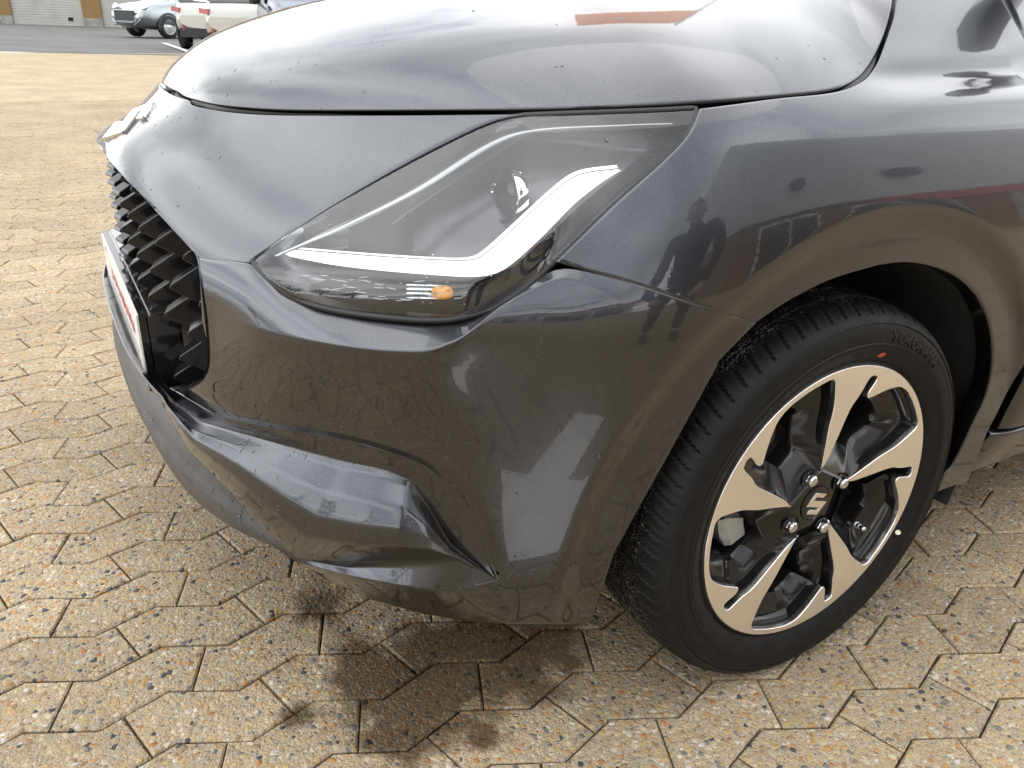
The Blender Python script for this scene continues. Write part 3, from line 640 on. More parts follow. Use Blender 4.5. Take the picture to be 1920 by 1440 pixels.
for sgn in (0, 1):
    mb = MB(); top = Pr[0]; Pg = np.zeros((20, 8, 3))
    for i in range(20):
        xb = .62+(2.95-.62)*i/19; ybl = float(y_of(np.array(.6), np.array(ZB)))+float(BS(xb))+.012
        for j in range(8):
            t_ = j/7; Pg[i, j] = np.array([xb, ybl, ZB])*(1-t_)+np.array(top[i])*t_
    Pg = mir(Pg) if sgn else Pg; mb.grid(Pg, 0, flip=not sgn); mb.build('side_window', M['glass'], CAR, True)
    a = np.array([.50, YC-.70, 1.05]); b = np.array(Pr[0][0]); pts = [tuple(a*(1-t_)+b*t_+np.array([0, -.01, .015*math.sin(t_*3.1)])) for t_ in np.linspace(0, 1, 10)]
    if sgn: pts = [(p[0], 2*YC-p[1], p[2]) for p in pts]
    mb = MB(); mb.tube(pts, .035, 8); mb.build('pillar', M['paint'], CAR, True)
    my = yb-.05; my = 2*YC-my if sgn else my
    mb = MB(); mb.lathe([(.002, -.07), (.05, -.065), (.078, -.03), (.085, .02), (.075, .04)], (1.15, my, 1.06), 'x', 28); mr = mb.build('mirror', M['paint'], CAR, True)
    mb = MB(); mb.tube([(1.15, my, 1.03), (1.11, yb+.02 if not sgn else 2*YC-yb-.02, .99)], .02, 6); mb.build('mirror_arm', M['gloss'], mr, True)
mb = MB(); Pt = np.zeros((nx, 12, 3))
for i, s_ in enumerate(np.linspace(-1, 1, nx)):
    for j, t_ in enumerate(np.linspace(0, 1, 12)):
        a = Pr[i, -1]; hw = .52+.24*min(1, t_*1.6); x = a[0]+(3.05-a[0]-.10*s_*s_)*min(1, t_*1.5); z = a[2]+(.30-a[2])*t_
        Pt[i, j] = (x, YC+hw*s_, z)
mb.grid(Pt, 0, flip=True); mb.build('tailgate', M['paint'], CAR, True)
# cowl, underside
mb = MB(); mb.box((.40, YC, .985), (.08, .48, .03)); mb.build('cowl', M['liner'], CAR)
mb = MB()
mb.add([(-.66, .36, .19), (-.40, .26, .17), (-.40, 2*YC-.26, .17), (-.66, 2*YC-.36, .19), (-.58, .40, .56), (-.40, .30, .66), (-.40, 2*YC-.30, .66), (-.58, 2*YC-.40, .56)], [(0, 1, 2, 3), (4, 7, 6, 5), (0, 4, 5, 1), (2, 6, 7, 3), (0, 3, 7, 4), (1, 5, 6, 2)])
mb.box((-.645, YC, .43), (.03, .485, .24)); mb.box((0., YC, .46), (.40, .52, .26)); mb.box((1.25, YC, .45), (.83, .74, .24)); mb.box((2.5, YC, .48), (.45, .55, .22))
mb.build('underbody', M['void'], CAR)

# ---- wheel arch liner
for sgn in (0, 1):
    for wx in (0., 2.45):
        mb = MB(); n_ = 40; P = np.zeros((n_, 4, 3))
        for i in range(n_):
            a = math.radians(-18+214*i/(n_-1)); r = .368 if wx == 0 else .362
            for j, (y, rr) in enumerate(((.020, r-.004), (.035, r-.008), (.12, r-.014), (.30, r-.02))):
                fr = .030*max(0, -math.cos(a))**2 if wx == 0 else 0.
                P[i, j] = (wx+.012+(rr+fr*.3)*math.cos(a), y+fr*1.6*(1 if j < 2 else .5), .30+rr*math.sin(a))
        mb.grid(mir(P) if sgn else P, 0, flip=bool(sgn))
        y = 2*YC-.30 if sgn else .30
        mb.add([(wx-.42, y, .1), (wx+.42, y, .1), (wx+.42, y, .72), (wx-.42, y, .72)], [(0, 1, 2, 3)])
        ln = mb.build('arch_liner', M['liner'], CAR, True)
        if wx == 0 and not sgn:
            for a in (4, 22, 40):
                mb = MB(); c = (wx+.012+.366*math.cos(math.radians(a)), .016, .30+.366*math.sin(math.radians(a)))
                mb.lathe([(.0005, -.006), (.005, -.006), (.007, -.002), (.007, .004)], c, 'y', 12); mb.build('clip', M['liner'], ln, True)

# ---- lower lip (matte grey plastic)
lipU = [(300, 747), (312, 775), (347, 840), (394, 887), (441, 926), (489, 985), (540, 1040)]
lipM = [(262, 700), (290, 770), (322, 850), (348, 900), (390, 930), (440, 945), (540, 1044)]
lipL = [(250, 668), (272, 760), (303, 838), (335, 895), (370, 930), (430, 970), (535, 1043)]
lipB = [(249, 672), (270, 770), (302, 850), (345, 915), (395, 958), (455, 1000), (545, 1052)]
U = hit(*np.array(lipU, float).T, -.004)
def lip_pt(px, py, ref, out): return hit(px, py, out)
Lo = hit(*np.array(lipL, float).T, np.array([.0, .004, .012, .016, .014, .008, .0])); Lm = hit(*np.array(lipM, float).T, np.array([.0, .004, .008, .010, .008, .002, -.002])); Lb = hit(*np.array(lipB, float).T, np.array([-.01, -.004, .0, .003, .002, -.002, -.006]))
def ext(A):
    d = A[0]; zc_ = d[2]-.004
    pts = [[d[0]-(.004*k), d[1]+(YC-d[1])*k, d[2]+(zc_-d[2])*k] for k in (1., .66, .33)]
    return np.vstack([pts, A])
Vb = Lb.copy(); Vb[:, 2] -= .045; Vb[:, 0] += .02
# lip as a solid of revolution-like band: top ledge, rounded nose, front face, bottom
yv = np.concatenate([np.linspace(YC, .40, 14)[:-1], np.linspace(.40, .222, 12)])
def lipcurve(zo, delta): 
    return np.stack([x_of(yv, np.full_like(yv, zo)+0*yv, delta), yv, np.full_like(yv, zo)], 1)
ztop = np.interp(yv, [.222, .25, .31, .40, .5, .84], [.270, .302, .360, .400, .415, .42])
zmid = np.interp(yv, [.222, .28, .36, .45, .6, .84], [.268, .302, .328, .338, .347, .35])
zbot = np.interp(yv, [.222, .28, .36, .45, .6, .84], [.260, .266, .268, .270, .284, .295])
outm = np.interp(yv, [.222, .28, .36, .45, .84], [-.006, .002, .009, .012, .014])
def lc(z, dl): return np.stack([x_of(yv, z, dl), yv, z], 1)
LPt = np.stack([lc(ztop, -.012), lc(ztop, -.002), lc(zmid+.012, outm-.006), lc(zmid+.003, outm-.003), lc(zmid-.004, outm), lc(zmid-.016, outm+.001), lc((zmid+zbot)/2, outm-.004), lc(zbot+.006, outm-.008), lc(zbot, outm-.014), lc(zbot-.006, outm-.08)], 1)
mb = MB(); sheet(mb, LPt); mb.build('lower_lip', M['matte'], CAR, True, merge=.0002)

# ---- grille: surround, backing and stepped fins
GE = [(372, 482), (379, 530), (386, 585), (391, 640), (392, 672), (388, 697), (374, 718), (352, 732), (328, 733)]
ge = np.vstack([gr[:-1], hit(*np.array(GE, float).T)]); ge = crom(ge, 6); gec = ge.mean(0); gec[1] = YC
inn = []
for k_ in (0., .35, 1.):
    d = np.array([.055, 0, 0])*k_; w_ = (gec-ge)*np.array([0, .05, .06])*k_; inn.append(ge+d+w_+np.array([-.002*(1-k_), 0, 0]))
GS = np.stack(inn, 1); mb = MB(); mb.grid(GS, 0); mb.grid(mir(GS), 0, flip=True); grs = mb.build('grille_surround', M['gloss'], CAR, True)
Yg, Zg = np.meshgrid(np.linspace(.30, 2*YC-.30, 40), np.linspace(.40, .70, 16), indexing='ij')
Yg, Zg = np.meshgrid(np.linspace(.22, 2*YC-.22, 40), np.linspace(.36, .70, 16), indexing='ij')
mb = MB(); mb.grid(np.stack([x_of(Yg, np.minimum(Zg, .66))+.115, Yg, Zg], -1)); GRI = mb.build('grille', M['void'], CAR, True)
grow = [.690, .642, .592, .540, .490, .445]
def fin_mesh():
    mb = MB()
    # wedge that steps out of the grille: bevelled sloping top, front nose, slanted flanks (local: -x outwards, y across, z up)
    V = [(-.024, -.020, -.004), (-.024, .012, -.004), (.020, .020, .022), (.020, -.012, .022), (-.026, -.020, -.010), (-.026, .012, -.010), (.012, .012, -.034), (.012, -.016, -.034), (.06, .02, -.036), (.06, -.01, -.036), (.06, .024, .022), (.06, -.008, .022)]
    Fc = [(0, 3, 2, 1), (0, 1, 5, 4), (4, 5, 6, 7), (7, 6, 8, 9), (0, 4, 7, 9, 11, 3), (1, 2, 10, 8, 6, 5), (3, 11, 10, 2)]
    mb.add(V, Fc); o = mb.build('fin', M['finmat']); bm = bmesh.new(); bm.from_mesh(o.data); bmesh.ops.recalc_face_normals(bm, faces=bm.faces)
    bmesh.ops.bevel(bm, geom=bm.edges[:], offset=.0014, segments=2, affect='EDGES', profile=.5, clamp_overlap=True); bm.to_mesh(o.data); bm.free()
    me = o.data; bpy.data.objects.remove(o); return me
finme = fin_mesh()
gz_edge = lambda y: np.interp(abs(YC-y), [0, .1, .2, .3, .4, .48], [.722, .715, .703, .690, .672, .655])
for ri, z in enumerate(grow):
    k = 0; y = YC+(.045 if ri % 2 else 0.)
    while y < YC+.50:
        lim = .47 if z > .56 else (.46 if z > .5 else .41)
        if z < gz_edge(y)-.012 and y-YC < lim:
            ys = {round(y, 4), round(2*YC-y, 4)}
            for yy in ys:
                sgn = 1 if yy <= YC else -1
                if abs(yy-YC) < .29 and z < .505: continue
                o = link_mesh('fin', finme, None, GRI, (float(x_of(np.array(yy), np.array(z)))+.050, yy, z)); o.scale = (1, 1 if sgn > 0 else -1, 1)
                o.rotation_euler = (0, 0, -.25*sgn)
        y += .088

# ---- number plate carrier with dealer plate
mb = MB(); mb.box((-.775, YC, .455), (.022, .275, .066)); ph = mb.build('plate_carrier', M['gloss'], CAR)
ph.data.update()
bm = bmesh.new(); bm.from_mesh(ph.data); bmesh.ops.bevel(bm, geom=bm.edges[:], offset=.004, segments=2, affect='EDGES'); bm.to_mesh(ph.data); bm.free()
tilt = Matrix.Rotation(.10, 3, 'Y')
mb = MB(); mb.box((-.8035, YC, .4605), (.005, .268, .0605)); pf = mb.build('plate_frame', M['piano'], ph)
mb = MB(); mb.box((-.8095, YC, .462), (.0015, .260, .0545)); mb.build('plate', M['white_plate'], pf)
# printed marks: a ring at the far end, a line of red lettering strokes, rows of fine grey strokes
mb = MB(); X = -.8115
def bar(y0, z0, y1, z1, wd=.003, mi=0):
    d = np.array([y1-y0, z1-z0]); l_ = np.hypot(*d); nrm = np.array([-d[1], d[0]])/l_*wd/2
    mb.add([(X, y0-nrm[0], z0-nrm[1]), (X, y1-nrm[0], z1-nrm[1]), (X, y1+nrm[0], z1+nrm[1]), (X, y0+nrm[0], z0+nrm[1])], [(0, 1, 2, 3)], mi)
rg = random.Random(3)
yq = YC+.115
while yq > YC-.20:
    wq = rg.uniform(.010, .016)
    zz_ = .478
    for s_ in range(3): bar(yq-wq*rg.random(), zz_+rg.uniform(-.012, .0), yq-wq*rg.random(), zz_+rg.uniform(.004, .016), .0038, 0)
    bar(yq, zz_-.010, yq-wq*.8, zz_-.009+rg.uniform(-.002, .012), .0036, 0)
    yq -= wq+.004 if rg.random() < .85 else wq+.014
for zl in (.450, .436, .423):
    yq = YC+.11
    while yq > YC-.235:
        wq = rg.uniform(.004, .008); bar(yq, zl, yq-wq, zl+rg.uniform(-.002, .002), .005*rg.uniform(.6, 1), 1); yq -= wq+.003
for a in np.linspace(0, 2*math.pi, 33)[:-1]:
    b_ = a+2*math.pi/32; bar(YC+.18+.048*math.cos(a), .462+.046*math.sin(a), YC+.18+.048*math.cos(b_), .462+.046*math.sin(b_), .003, 1)
mb.build('plate_print', [M['red_ink'], M['grey_ink']], pf)

# ---- emblem
S_PTS = [(1, .69), (.5, 1), (0, .66), (.62, .27), (.49, .19), (.18, .40), (0, .31), (.5, 0), (1, .34), (.38, .73), (.51, .81), (.82, .60)]
def emblem_mesh(w_, h_, depth, bev):
    cu = bpy.data.curves.new('emblem', 'CURVE'); cu.dimensions = '2D'; cu.fill_mode = 'BOTH'; sp = cu.splines.new('POLY'); sp.points.add(len(S_PTS)-1)
    for p, (a, b) in zip(sp.points, S_PTS): p.co = ((a-.5)*w_, (b-.5)*h_, 0, 1)
    sp.use_cyclic_u = True; cu.extrude = depth; cu.bevel_depth = bev; cu.bevel_resolution = 2; cu.offset = -bev
    o = bpy.data.objects.new('tmp', cu); COL.objects.link(o); dg = bpy.context.evaluated_depsgraph_get(); me = bpy.data.meshes.new_from_object(o.evaluated_get(dg)); bpy.data.objects.remove(o); return me
me = emblem_mesh(.108, .100, .0030, .0016)
ez = .751; ex = float(x_of(np.array(YC), np.array(ez))); ex2 = float(x_of(np.array(YC), np.array(ez+.02))); 
em = link_mesh('emblem', me, M['chrome'], CAR)
upv = Vector((ex2-ex, 0, .02)).normalized(); rt = Vector((0, -1, 0)); nv = rt.cross(upv)
em.matrix_world = Matrix(((rt.x, upv.x, nv.x, ex+nv.x*.002), (rt.y, upv.y, nv.y, YC), (rt.z, upv.z, nv.z, ez+nv.z*.002), (0, 0, 0, 1)))

# ---- headlights
HS1 = [(472, 489), (482, 479), (560, 427), (700, 342), (830, 272), (920, 231), (985, 217)]
HS2 = [(985, 217), (1060, 214), (1150, 211), (1230, 208), (1302, 204)]
HS3 = [(1302, 204), (1304, 222), (1283, 260), (1238, 307), (1148, 387), (1043, 488), (985, 540), (925, 580)]
HS4 = [(472, 489), (492, 512), (530, 545), (560, 563), (620, 581), (700, 593), (800, 601), (862, 597), (925, 580)]
n1_, n2_ = 80, 70
h1 = resample(crom(HS1, 5), n2_); h2 = resample(crom(HS2, 5), n1_); h3 = resample(crom(HS3, 5), n2_)[::-1]; h4 = resample(crom(HS4, 5), n1_)
HG = coons(h4, h3, h2, h1)
yl_h = np.interp(HG[..., 0], [470, 520, 600, 700, 800, 880, 930, 1010, 1090, 1170, 1310], [490, 494, 507, 518, 526, 528, 512, 452, 384, 322, 205])
sh = (HG[..., 1]-yl_h)/80.; dlens = np.where(sh > 0, .019*(1-1.25*sh), .019*np.exp(sh*1.1))-.004
wl = sst(472, 560, HG[..., 0])*(1-sst(960, 1080, HG[..., 0])); dlens = blur(dlens*wl-.004*(1-wl), 1.6)
PL = hit(HG[..., 0], HG[..., 1], dlens)
dl = np.full(HG.shape[:2], -.075); PB = hit(HG[..., 0], HG[..., 1], -.006)
ctr = PB.mean((0, 1)); inward = np.array([.62, .62, -.10]); inward /= np.linalg.norm(inward)
u_ = np.linspace(0, 1, n1_)[:, None]; v_ = np.linspace(0, 1, n2_)[None]; edgef = np.minimum(np.minimum(u_, 1-u_)*6, np.minimum(v_, 1-v_)*6).clip(0, 1); edgef = edgef**.5
BK = PB+inward[None, None]*(.085*edgef[..., None])
def hl_pt(px, py, depth): return hit(np.asarray(px, float), np.asarray(py, float), -.006)+inward*np.asarray(depth)[..., None]
def rails(U_, L_, dU, dM_, dL, n=60, mcount=7):
    U_ = resample(crom(U_, 5), n); L_ = resample(crom(L_, 5), n); t = np.linspace(0, 1, mcount)
    G = U_[:, None]*(1-t)[None, :, None]+L_[:, None]*t[None, :, None]; dp = np.interp(t, [0, .5, 1], [dU, dM_, dL])[None].repeat(n, 0)
    return hl_pt(G[..., 0], G[..., 1], dp)
HLP = {}
HLP['housing'] = (M['satin'], [BK])
drU = [(520, 474), (600, 481), (700, 489), (800, 495), (862, 496), (895, 483), (960, 425), (1030, 361), (1078, 330), (1152, 319)]
drL = [(520, 488), (600, 504), (700, 516), (800, 524), (880, 527), (932, 512), (1002, 452), (1065, 388), (1118, 346), (1158, 321)]
HLP['daytime_light'] = (M['drl'], [rails(drU, drL, .030, .018, .030, 80, 9)])
HLP['indicator_bucket'] = (M['liner'], [rails([(480, 493), (520, 493), (600, 508), (700, 519), (800, 527), (880, 529), (945, 510)], [(492, 511), (530, 543), (600, 573), (700, 590), (800, 598), (862, 594), (925, 578)], .038, .052, .020, 60, 8)])
HLP['side_trim'] = (M['liner'], [rails([(945, 512), (1010, 453), (1080, 388), (1135, 342), (1185, 308)], [(928, 576), (1043, 484), (1148, 383), (1238, 303), (1288, 248)], .030, .026, .012, 50, 6)])
HLP['light_bezel'] = (M['chrome'], [rails([(p[0], p[1]-9) for p in drU], [(p[0], p[1]-1) for p in drU], .018, .022, .030, 80, 4)])
ind = []
rq = random.Random(5); sv = []
for k in range(95):
    x0 = rq.uniform(525, 850); yl_ = np.interp(x0, [525, 600, 700, 850], [520, 524, 532, 540]); yh_ = np.interp(x0, [525, 600, 700, 850], [538, 566, 582, 588]); y0 = rq.uniform(yl_, yh_); ln_ = rq.uniform(6, 30)*np.interp(x0, [525, 800], [1.2, .6]); sl_q = rq.uniform(-.12, .22)
    sv.append(rails([(x0, y0), (x0+ln_*.5, y0+sl_q*ln_*.5), (x0+ln_, y0+sl_q*ln_)], [(x0, y0+1.2), (x0+ln_*.5, y0+sl_q*ln_*.5+1.9), (x0+ln_, y0+sl_q*ln_+1.0)], .036, .033, .036, 4, 3))
HLP['reflector_flutes'] = (M['satin2'], sv[:62])
for k in range(0):
    x0 = 525+k*27; y0 = 520+min(14, k*2.2); y1 = min(578, 545+k*5)
    ind.append(rails([(x0, y0+2), (x0+13, y0+3), (x0+25, y0+4)], [(x0+4, y1-8), (x0+15, y1-5), (x0+25, y1-3)], .045, .060, .045, 8, 6))
tb = []
for k in range(4): tb.append(rails([(735, 543+k*8.5), (765, 544+k*8.5), (795, 545+k*8.5)], [(735, 549+k*8.5), (765, 550+k*8.5), (795, 551+k*8.5)], .045, .038, .045, 8, 4))
HLP['indicator_chrome'] = (M['chrome'], tb)
rb = []
for k in range(7):
    o_ = k*6.5; rb.append(rails([(960+o_, 532-o_*.2), (1060+o_, 440-o_*.2), (1160+o_*.9, 350-o_*.2), (1225+o_*.7, 290-o_*.3)], [(963+o_, 535-o_*.2), (1063+o_, 443-o_*.2), (1163+o_*.9, 353-o_*.2), (1227+o_*.7, 292-o_*.3)], .022, .018, .022, 30, 3))
HLP['trim_ribs'] = (M['piano'], rb)
st_ = []
for k in range(6):
    t0 = k/5.; xa, ya = 560+t0*210, 455-t0*118; xb, yb_ = 800+t0*175, 470-t0*150
    st_.append(rails([(xa, ya), ((xa+xb)/2, (ya+yb_)/2-3), (xb, yb_)], [(xa+2, ya+3.5), ((xa+xb)/2+2, (ya+yb_)/2+1), (xb+2, yb_+4)], .060-.004*k, .052-.004*k, .060-.004*k, 24, 4))
HLP['inner_frame'] = (M['satin2'], [rails([(500, 480), (620, 425), (760, 355), (900, 268), (990, 240), (1150, 232), (1260, 228)], [(510, 484), (635, 433), (775, 364), (915, 278), (1000, 250), (1150, 240), (1258, 236)], .012, .010, .014, 60, 4)])
for sgn in (0, 1):
    H = empty('headlight', (0, 0, 0), 0, CAR)
    for nm, (mt, Gs) in HLP.items():
        mb = MB()
        for P in Gs:
            n = np.cross(P[1:, :-1]-P[:-1, :-1], P[:-1, 1:]-P[:-1, :-1]); fl = ((n*(CAM-P[:-1, :-1])).sum(-1).mean() < 0)
            mb.grid(mir(P) if sgn else P, 0, flip=(fl != bool(sgn)))
        mb.build(nm, mt, H, True)
    mb = MB(); Q = hem(PL, ['u0', 'u1', 'v0', 'v1'], .010, .002); n = np.cross(Q[1:, :-1]-Q[:-1, :-1], Q[:-1, 1:]-Q[:-1, :-1]); fl = (n[..., 1].mean() > 0)
    mb.grid(mir(Q) if sgn else Q, 0, flip=(fl != bool(sgn))); mb.build('lens', M['lens'], H, True)
    loop = np.vstack([h1, h2[1:], h3[::-1][1:], h4[::-1][1:-1]]); lp = hit(loop[:, 0], loop[:, 1], -.007); lp = mir(lp) if sgn else lp
    mb = MB(); mb.tube(np.vstack([lp, lp[:1]]), .0042, 6); mb.build('seal', M['seal'], H, True)
    bc = hl_pt(np.array(803.), np.array(563.), np.array(.044)); bc = mir(bc) if sgn else bc
    mb = MB(); ax_ = np.array([.75, -.55, .12]); ax_ /= np.linalg.norm(ax_); 
    if sgn: ax_[1] *= -1
    mb.tube([bc+ax_*t_ for t_ in (-.013, -.010, -.004, .004, .010, .0125)], [.002, .0062, .0085, .0085, .006, .001], 14); mb.build('indicator_bulb', M['amber'], H, True)
    pc = hl_pt(np.array(930.), np.array(375.), np.array(.070)); pc = mir(pc) if sgn else pc
    mb = MB(); mb.lathe([(.036, .0), (.034, -.012), (.030, -.014), (.027, -.004)], pc, 'x', 40); mb.build('projector_ring', M['chrome'], H, True)
    mb = MB(); mb.lathe([(.0005, -.022), (.012, -.020), (.021, -.014), (.027, -.004)], pc, 'x', 32); mb.build('projector_lens', M['piano'], H, True)
    # black carrier behind the lamp so that nothing shows through
    mb = MB(); Pc = PB+inward*.095; mb.grid(mir(Pc) if sgn else Pc, 0); mb.build('lamp_carrier', M['void'], H, True)

# black gap filler under the hood edge and along the fender seam
gp = np.array([(308, 152), (330, 178), (400, 200), (480, 208), (560, 210), (700, 210), (900, 208), (1100, 205), (1300, 196), (1450, 182), (1560, 172), (1605, 158), (1640, 118), (1665, 60), (1678, 0)], float)
gq = crom(hit(gp[:, 0], gp[:, 1]+2, -.030), 8); mb = MB(); mb.tube(np.vstack([[-.640, YC, .775], gq[8:]]), .012, 6); mb.tube(mir(np.vstack([[-.640, YC, .775], gq[8:]])), .012, 6); mb.build('hood_seal', M['seal'], CAR, True)

# ------------------------------------------------------------------ wheels
ZW = .298
POCKET = [(.057, 96), (.075, 88.5), (.103, 84.6), (.15, 81.7), (.172, 78.6), (.196, 76.8), (.2015, 75.6), (.2035, 73.6), (.202, 71.6), (.196, 70.9), (.178, 72.0), (.172, 71.6), (.170, 70.4), (.173, 68.6), (.190, 61), (.204, 54.5), (.211, 48.5), (.2125, 43), (.2125, 37), (.211, 30.5), (.2085, 27), (.204, 25), (.195, 24), (.162, 22.3), (.13, 23), (.095, 22.8), (.070, 22.6), (.058, 24)]
POCKET = [(min(r, .2085), a) for r, a in POCKET]
def pol(r, a): return (r*math.cos(math.radians(a)), r*math.sin(math.radians(a)))
def face_mesh():
    cu = bpy.data.curves.new('rim_face', 'CURVE'); cu.dimensions = '2D'; cu.fill_mode = 'BOTH'
    def spline(pts):
        sp = cu.splines.new('POLY'); sp.points.add(len(pts)-1)
        for p, c in zip(sp.points, pts): p.co = (c[0], c[1], 0, 1)
        sp.use_cyclic_u = True
    spline([pol(.2155, a) for a in np.arange(0, 360, 2.)])
    # spokes end in points towards the hub: one inner cut made of the pockets joined round the hub
    inner = []
    for k in range(5):
        pk = np.array([pol(r, a+72*(4-k)) for r, a in POCKET]); q = crom(pk, 4)
        inner += [tuple(c) for c in q]
    spline(inner)
    cu.extrude = .0035; cu.bevel_depth = .0012; cu.bevel_resolution = 2
    o = bpy.data.objects.new('tmp', cu); COL.objects.link(o); dg = bpy.context.evaluated_depsgraph_get(); me = bpy.data.meshes.new_from_object(o.evaluated_get(dg)); bpy.data.objects.remove(o)
    for v in me.vertices:      # curve plane xy -> wheel plane xz, slightly dished
        x, y, z = v.co; r = math.hypot(x, y); v.co = (x, -z+.004+.010*max(0, 1-r/.2155), y)
    me.flip_normals() if False else None
    me.name = 'machined_face'; me.materials.clear(); me.materials.append(M['alu']); return me
face_me = face_mesh()
def tyre_mesh():
    # half-profile (radius, y): outer sidewall faces -y
    prof = [(.203, .016), (.210, .006), (.218, .003), (.2195, .0012), (.222, .003), (.2235, .0015), (.236, -.006), (.250, -.010), (.2512, -.0085), (.2525, -.0085), (.262, -.0092), (.274, -.006), (.2775, -.0042), (.2785, -.0056), (.2840, -.002), (.2885, .003), (.2925, .010), (.2955, .017), (.2975, .024), (.2988, .032), (.2998, .0415),
            (.2998, .0425), (.2925, .0435), (.2925, .0495), (.3005, .0505), (.3012, .062), (.3015, .0745), (.2935, .0755), (.2935, .0825), (.3016, .0835), (.3016, .095), (.3015, .1075), (.2935, .1085), (.2935, .1155), (.3010, .1165), (.3004, .128), (.2998, .1365), (.2925, .1375), (.2925, .1425), (.2990, .1435), (.2970, .155), (.290, .168), (.27, .178), (.24, .176), (.215, .168), (.203, .160)]
    n = 720; P = np.zeros((n, len(prof), 3))
    for j, (r, o) in enumerate(prof):
        a = 2*np.pi*np.arange(n)/n; rr = np.full(n, r)
        sk = a+np.interp(o, [.0, .045], [.0, .055]) if o < .046 else a+(.03*math.sin((o-.05)*40))
        if .285 < r and .002 < o < .0416:            # shoulder slits
            ph = (sk*72/(2*np.pi)) % 1.; ph2 = (ph*2) % 1
            deep = np.where(ph < .1, .0050, 0.); fine = np.where((ph >= .5) & (ph < .6), .0022, 0.)
            f = np.interp(o, [.003, .008, .034, .0405], [.25, 1, 1, .35]); rr -= np.maximum(deep, fine)*f
        elif r > .2985 and .05 < o < .13:
            ph = ((a+(o-.09)*2.2)*54/(2*np.pi)) % 1.; rr -= np.where(ph < .075, .004, 0.)
        P[:, j] = np.stack([rr*np.cos(a), np.full(n, o), rr*np.sin(a)], 1)
    low = P[..., 2] < -ZW+.0012                        # contact patch
    P[..., 2] = np.where(low, -ZW+.0012, P[..., 2])
    mb = MB(); mb.grid(P, 0, flip=True, wrap=True); o = mb.build('tyre', M['rubber'], None, math.radians(38)); me = o.data; bpy.data.objects.remove(o); return me
tyre_me = tyre_mesh()
def text_mesh(txt, size, spin, r, y, flip=False, mt='letter', depth=.0006, spacing=1.):
    """raised lettering bent round the sidewall; spin = angle of the middle of the text"""
    cu = bpy.data.curves.new('txt', 'FONT'); cu.body = txt; cu.size = size; cu.align_x = 'CENTER'; cu.extrude = depth; cu.resolution_u = 2; cu.space_character = spacing
    o = bpy.data.objects.new('tmp', cu); COL.objects.link(o); dg = bpy.context.evaluated_depsgraph_get(); me = bpy.data.meshes.new_from_object(o.evaluated_get(dg)); bpy.data.objects.remove(o)
    for v in me.vertices:
        x, h, d = v.co
        a = math.radians(spin)-x/r if not flip else math.radians(spin)+x/r
        rr = r+h if not flip else r-h
        yy = np.interp(rr, [.222, .236, .250, .262, .274, .2840], [.003, -.006, -.010, -.0092, -.006, -.002])
        v.co = (rr*math.cos(a), yy-d-.0002, rr*math.sin(a))
    me.materials.clear(); me.materials.append(M[mt]); me.name = 'tyre_lettering'; return me
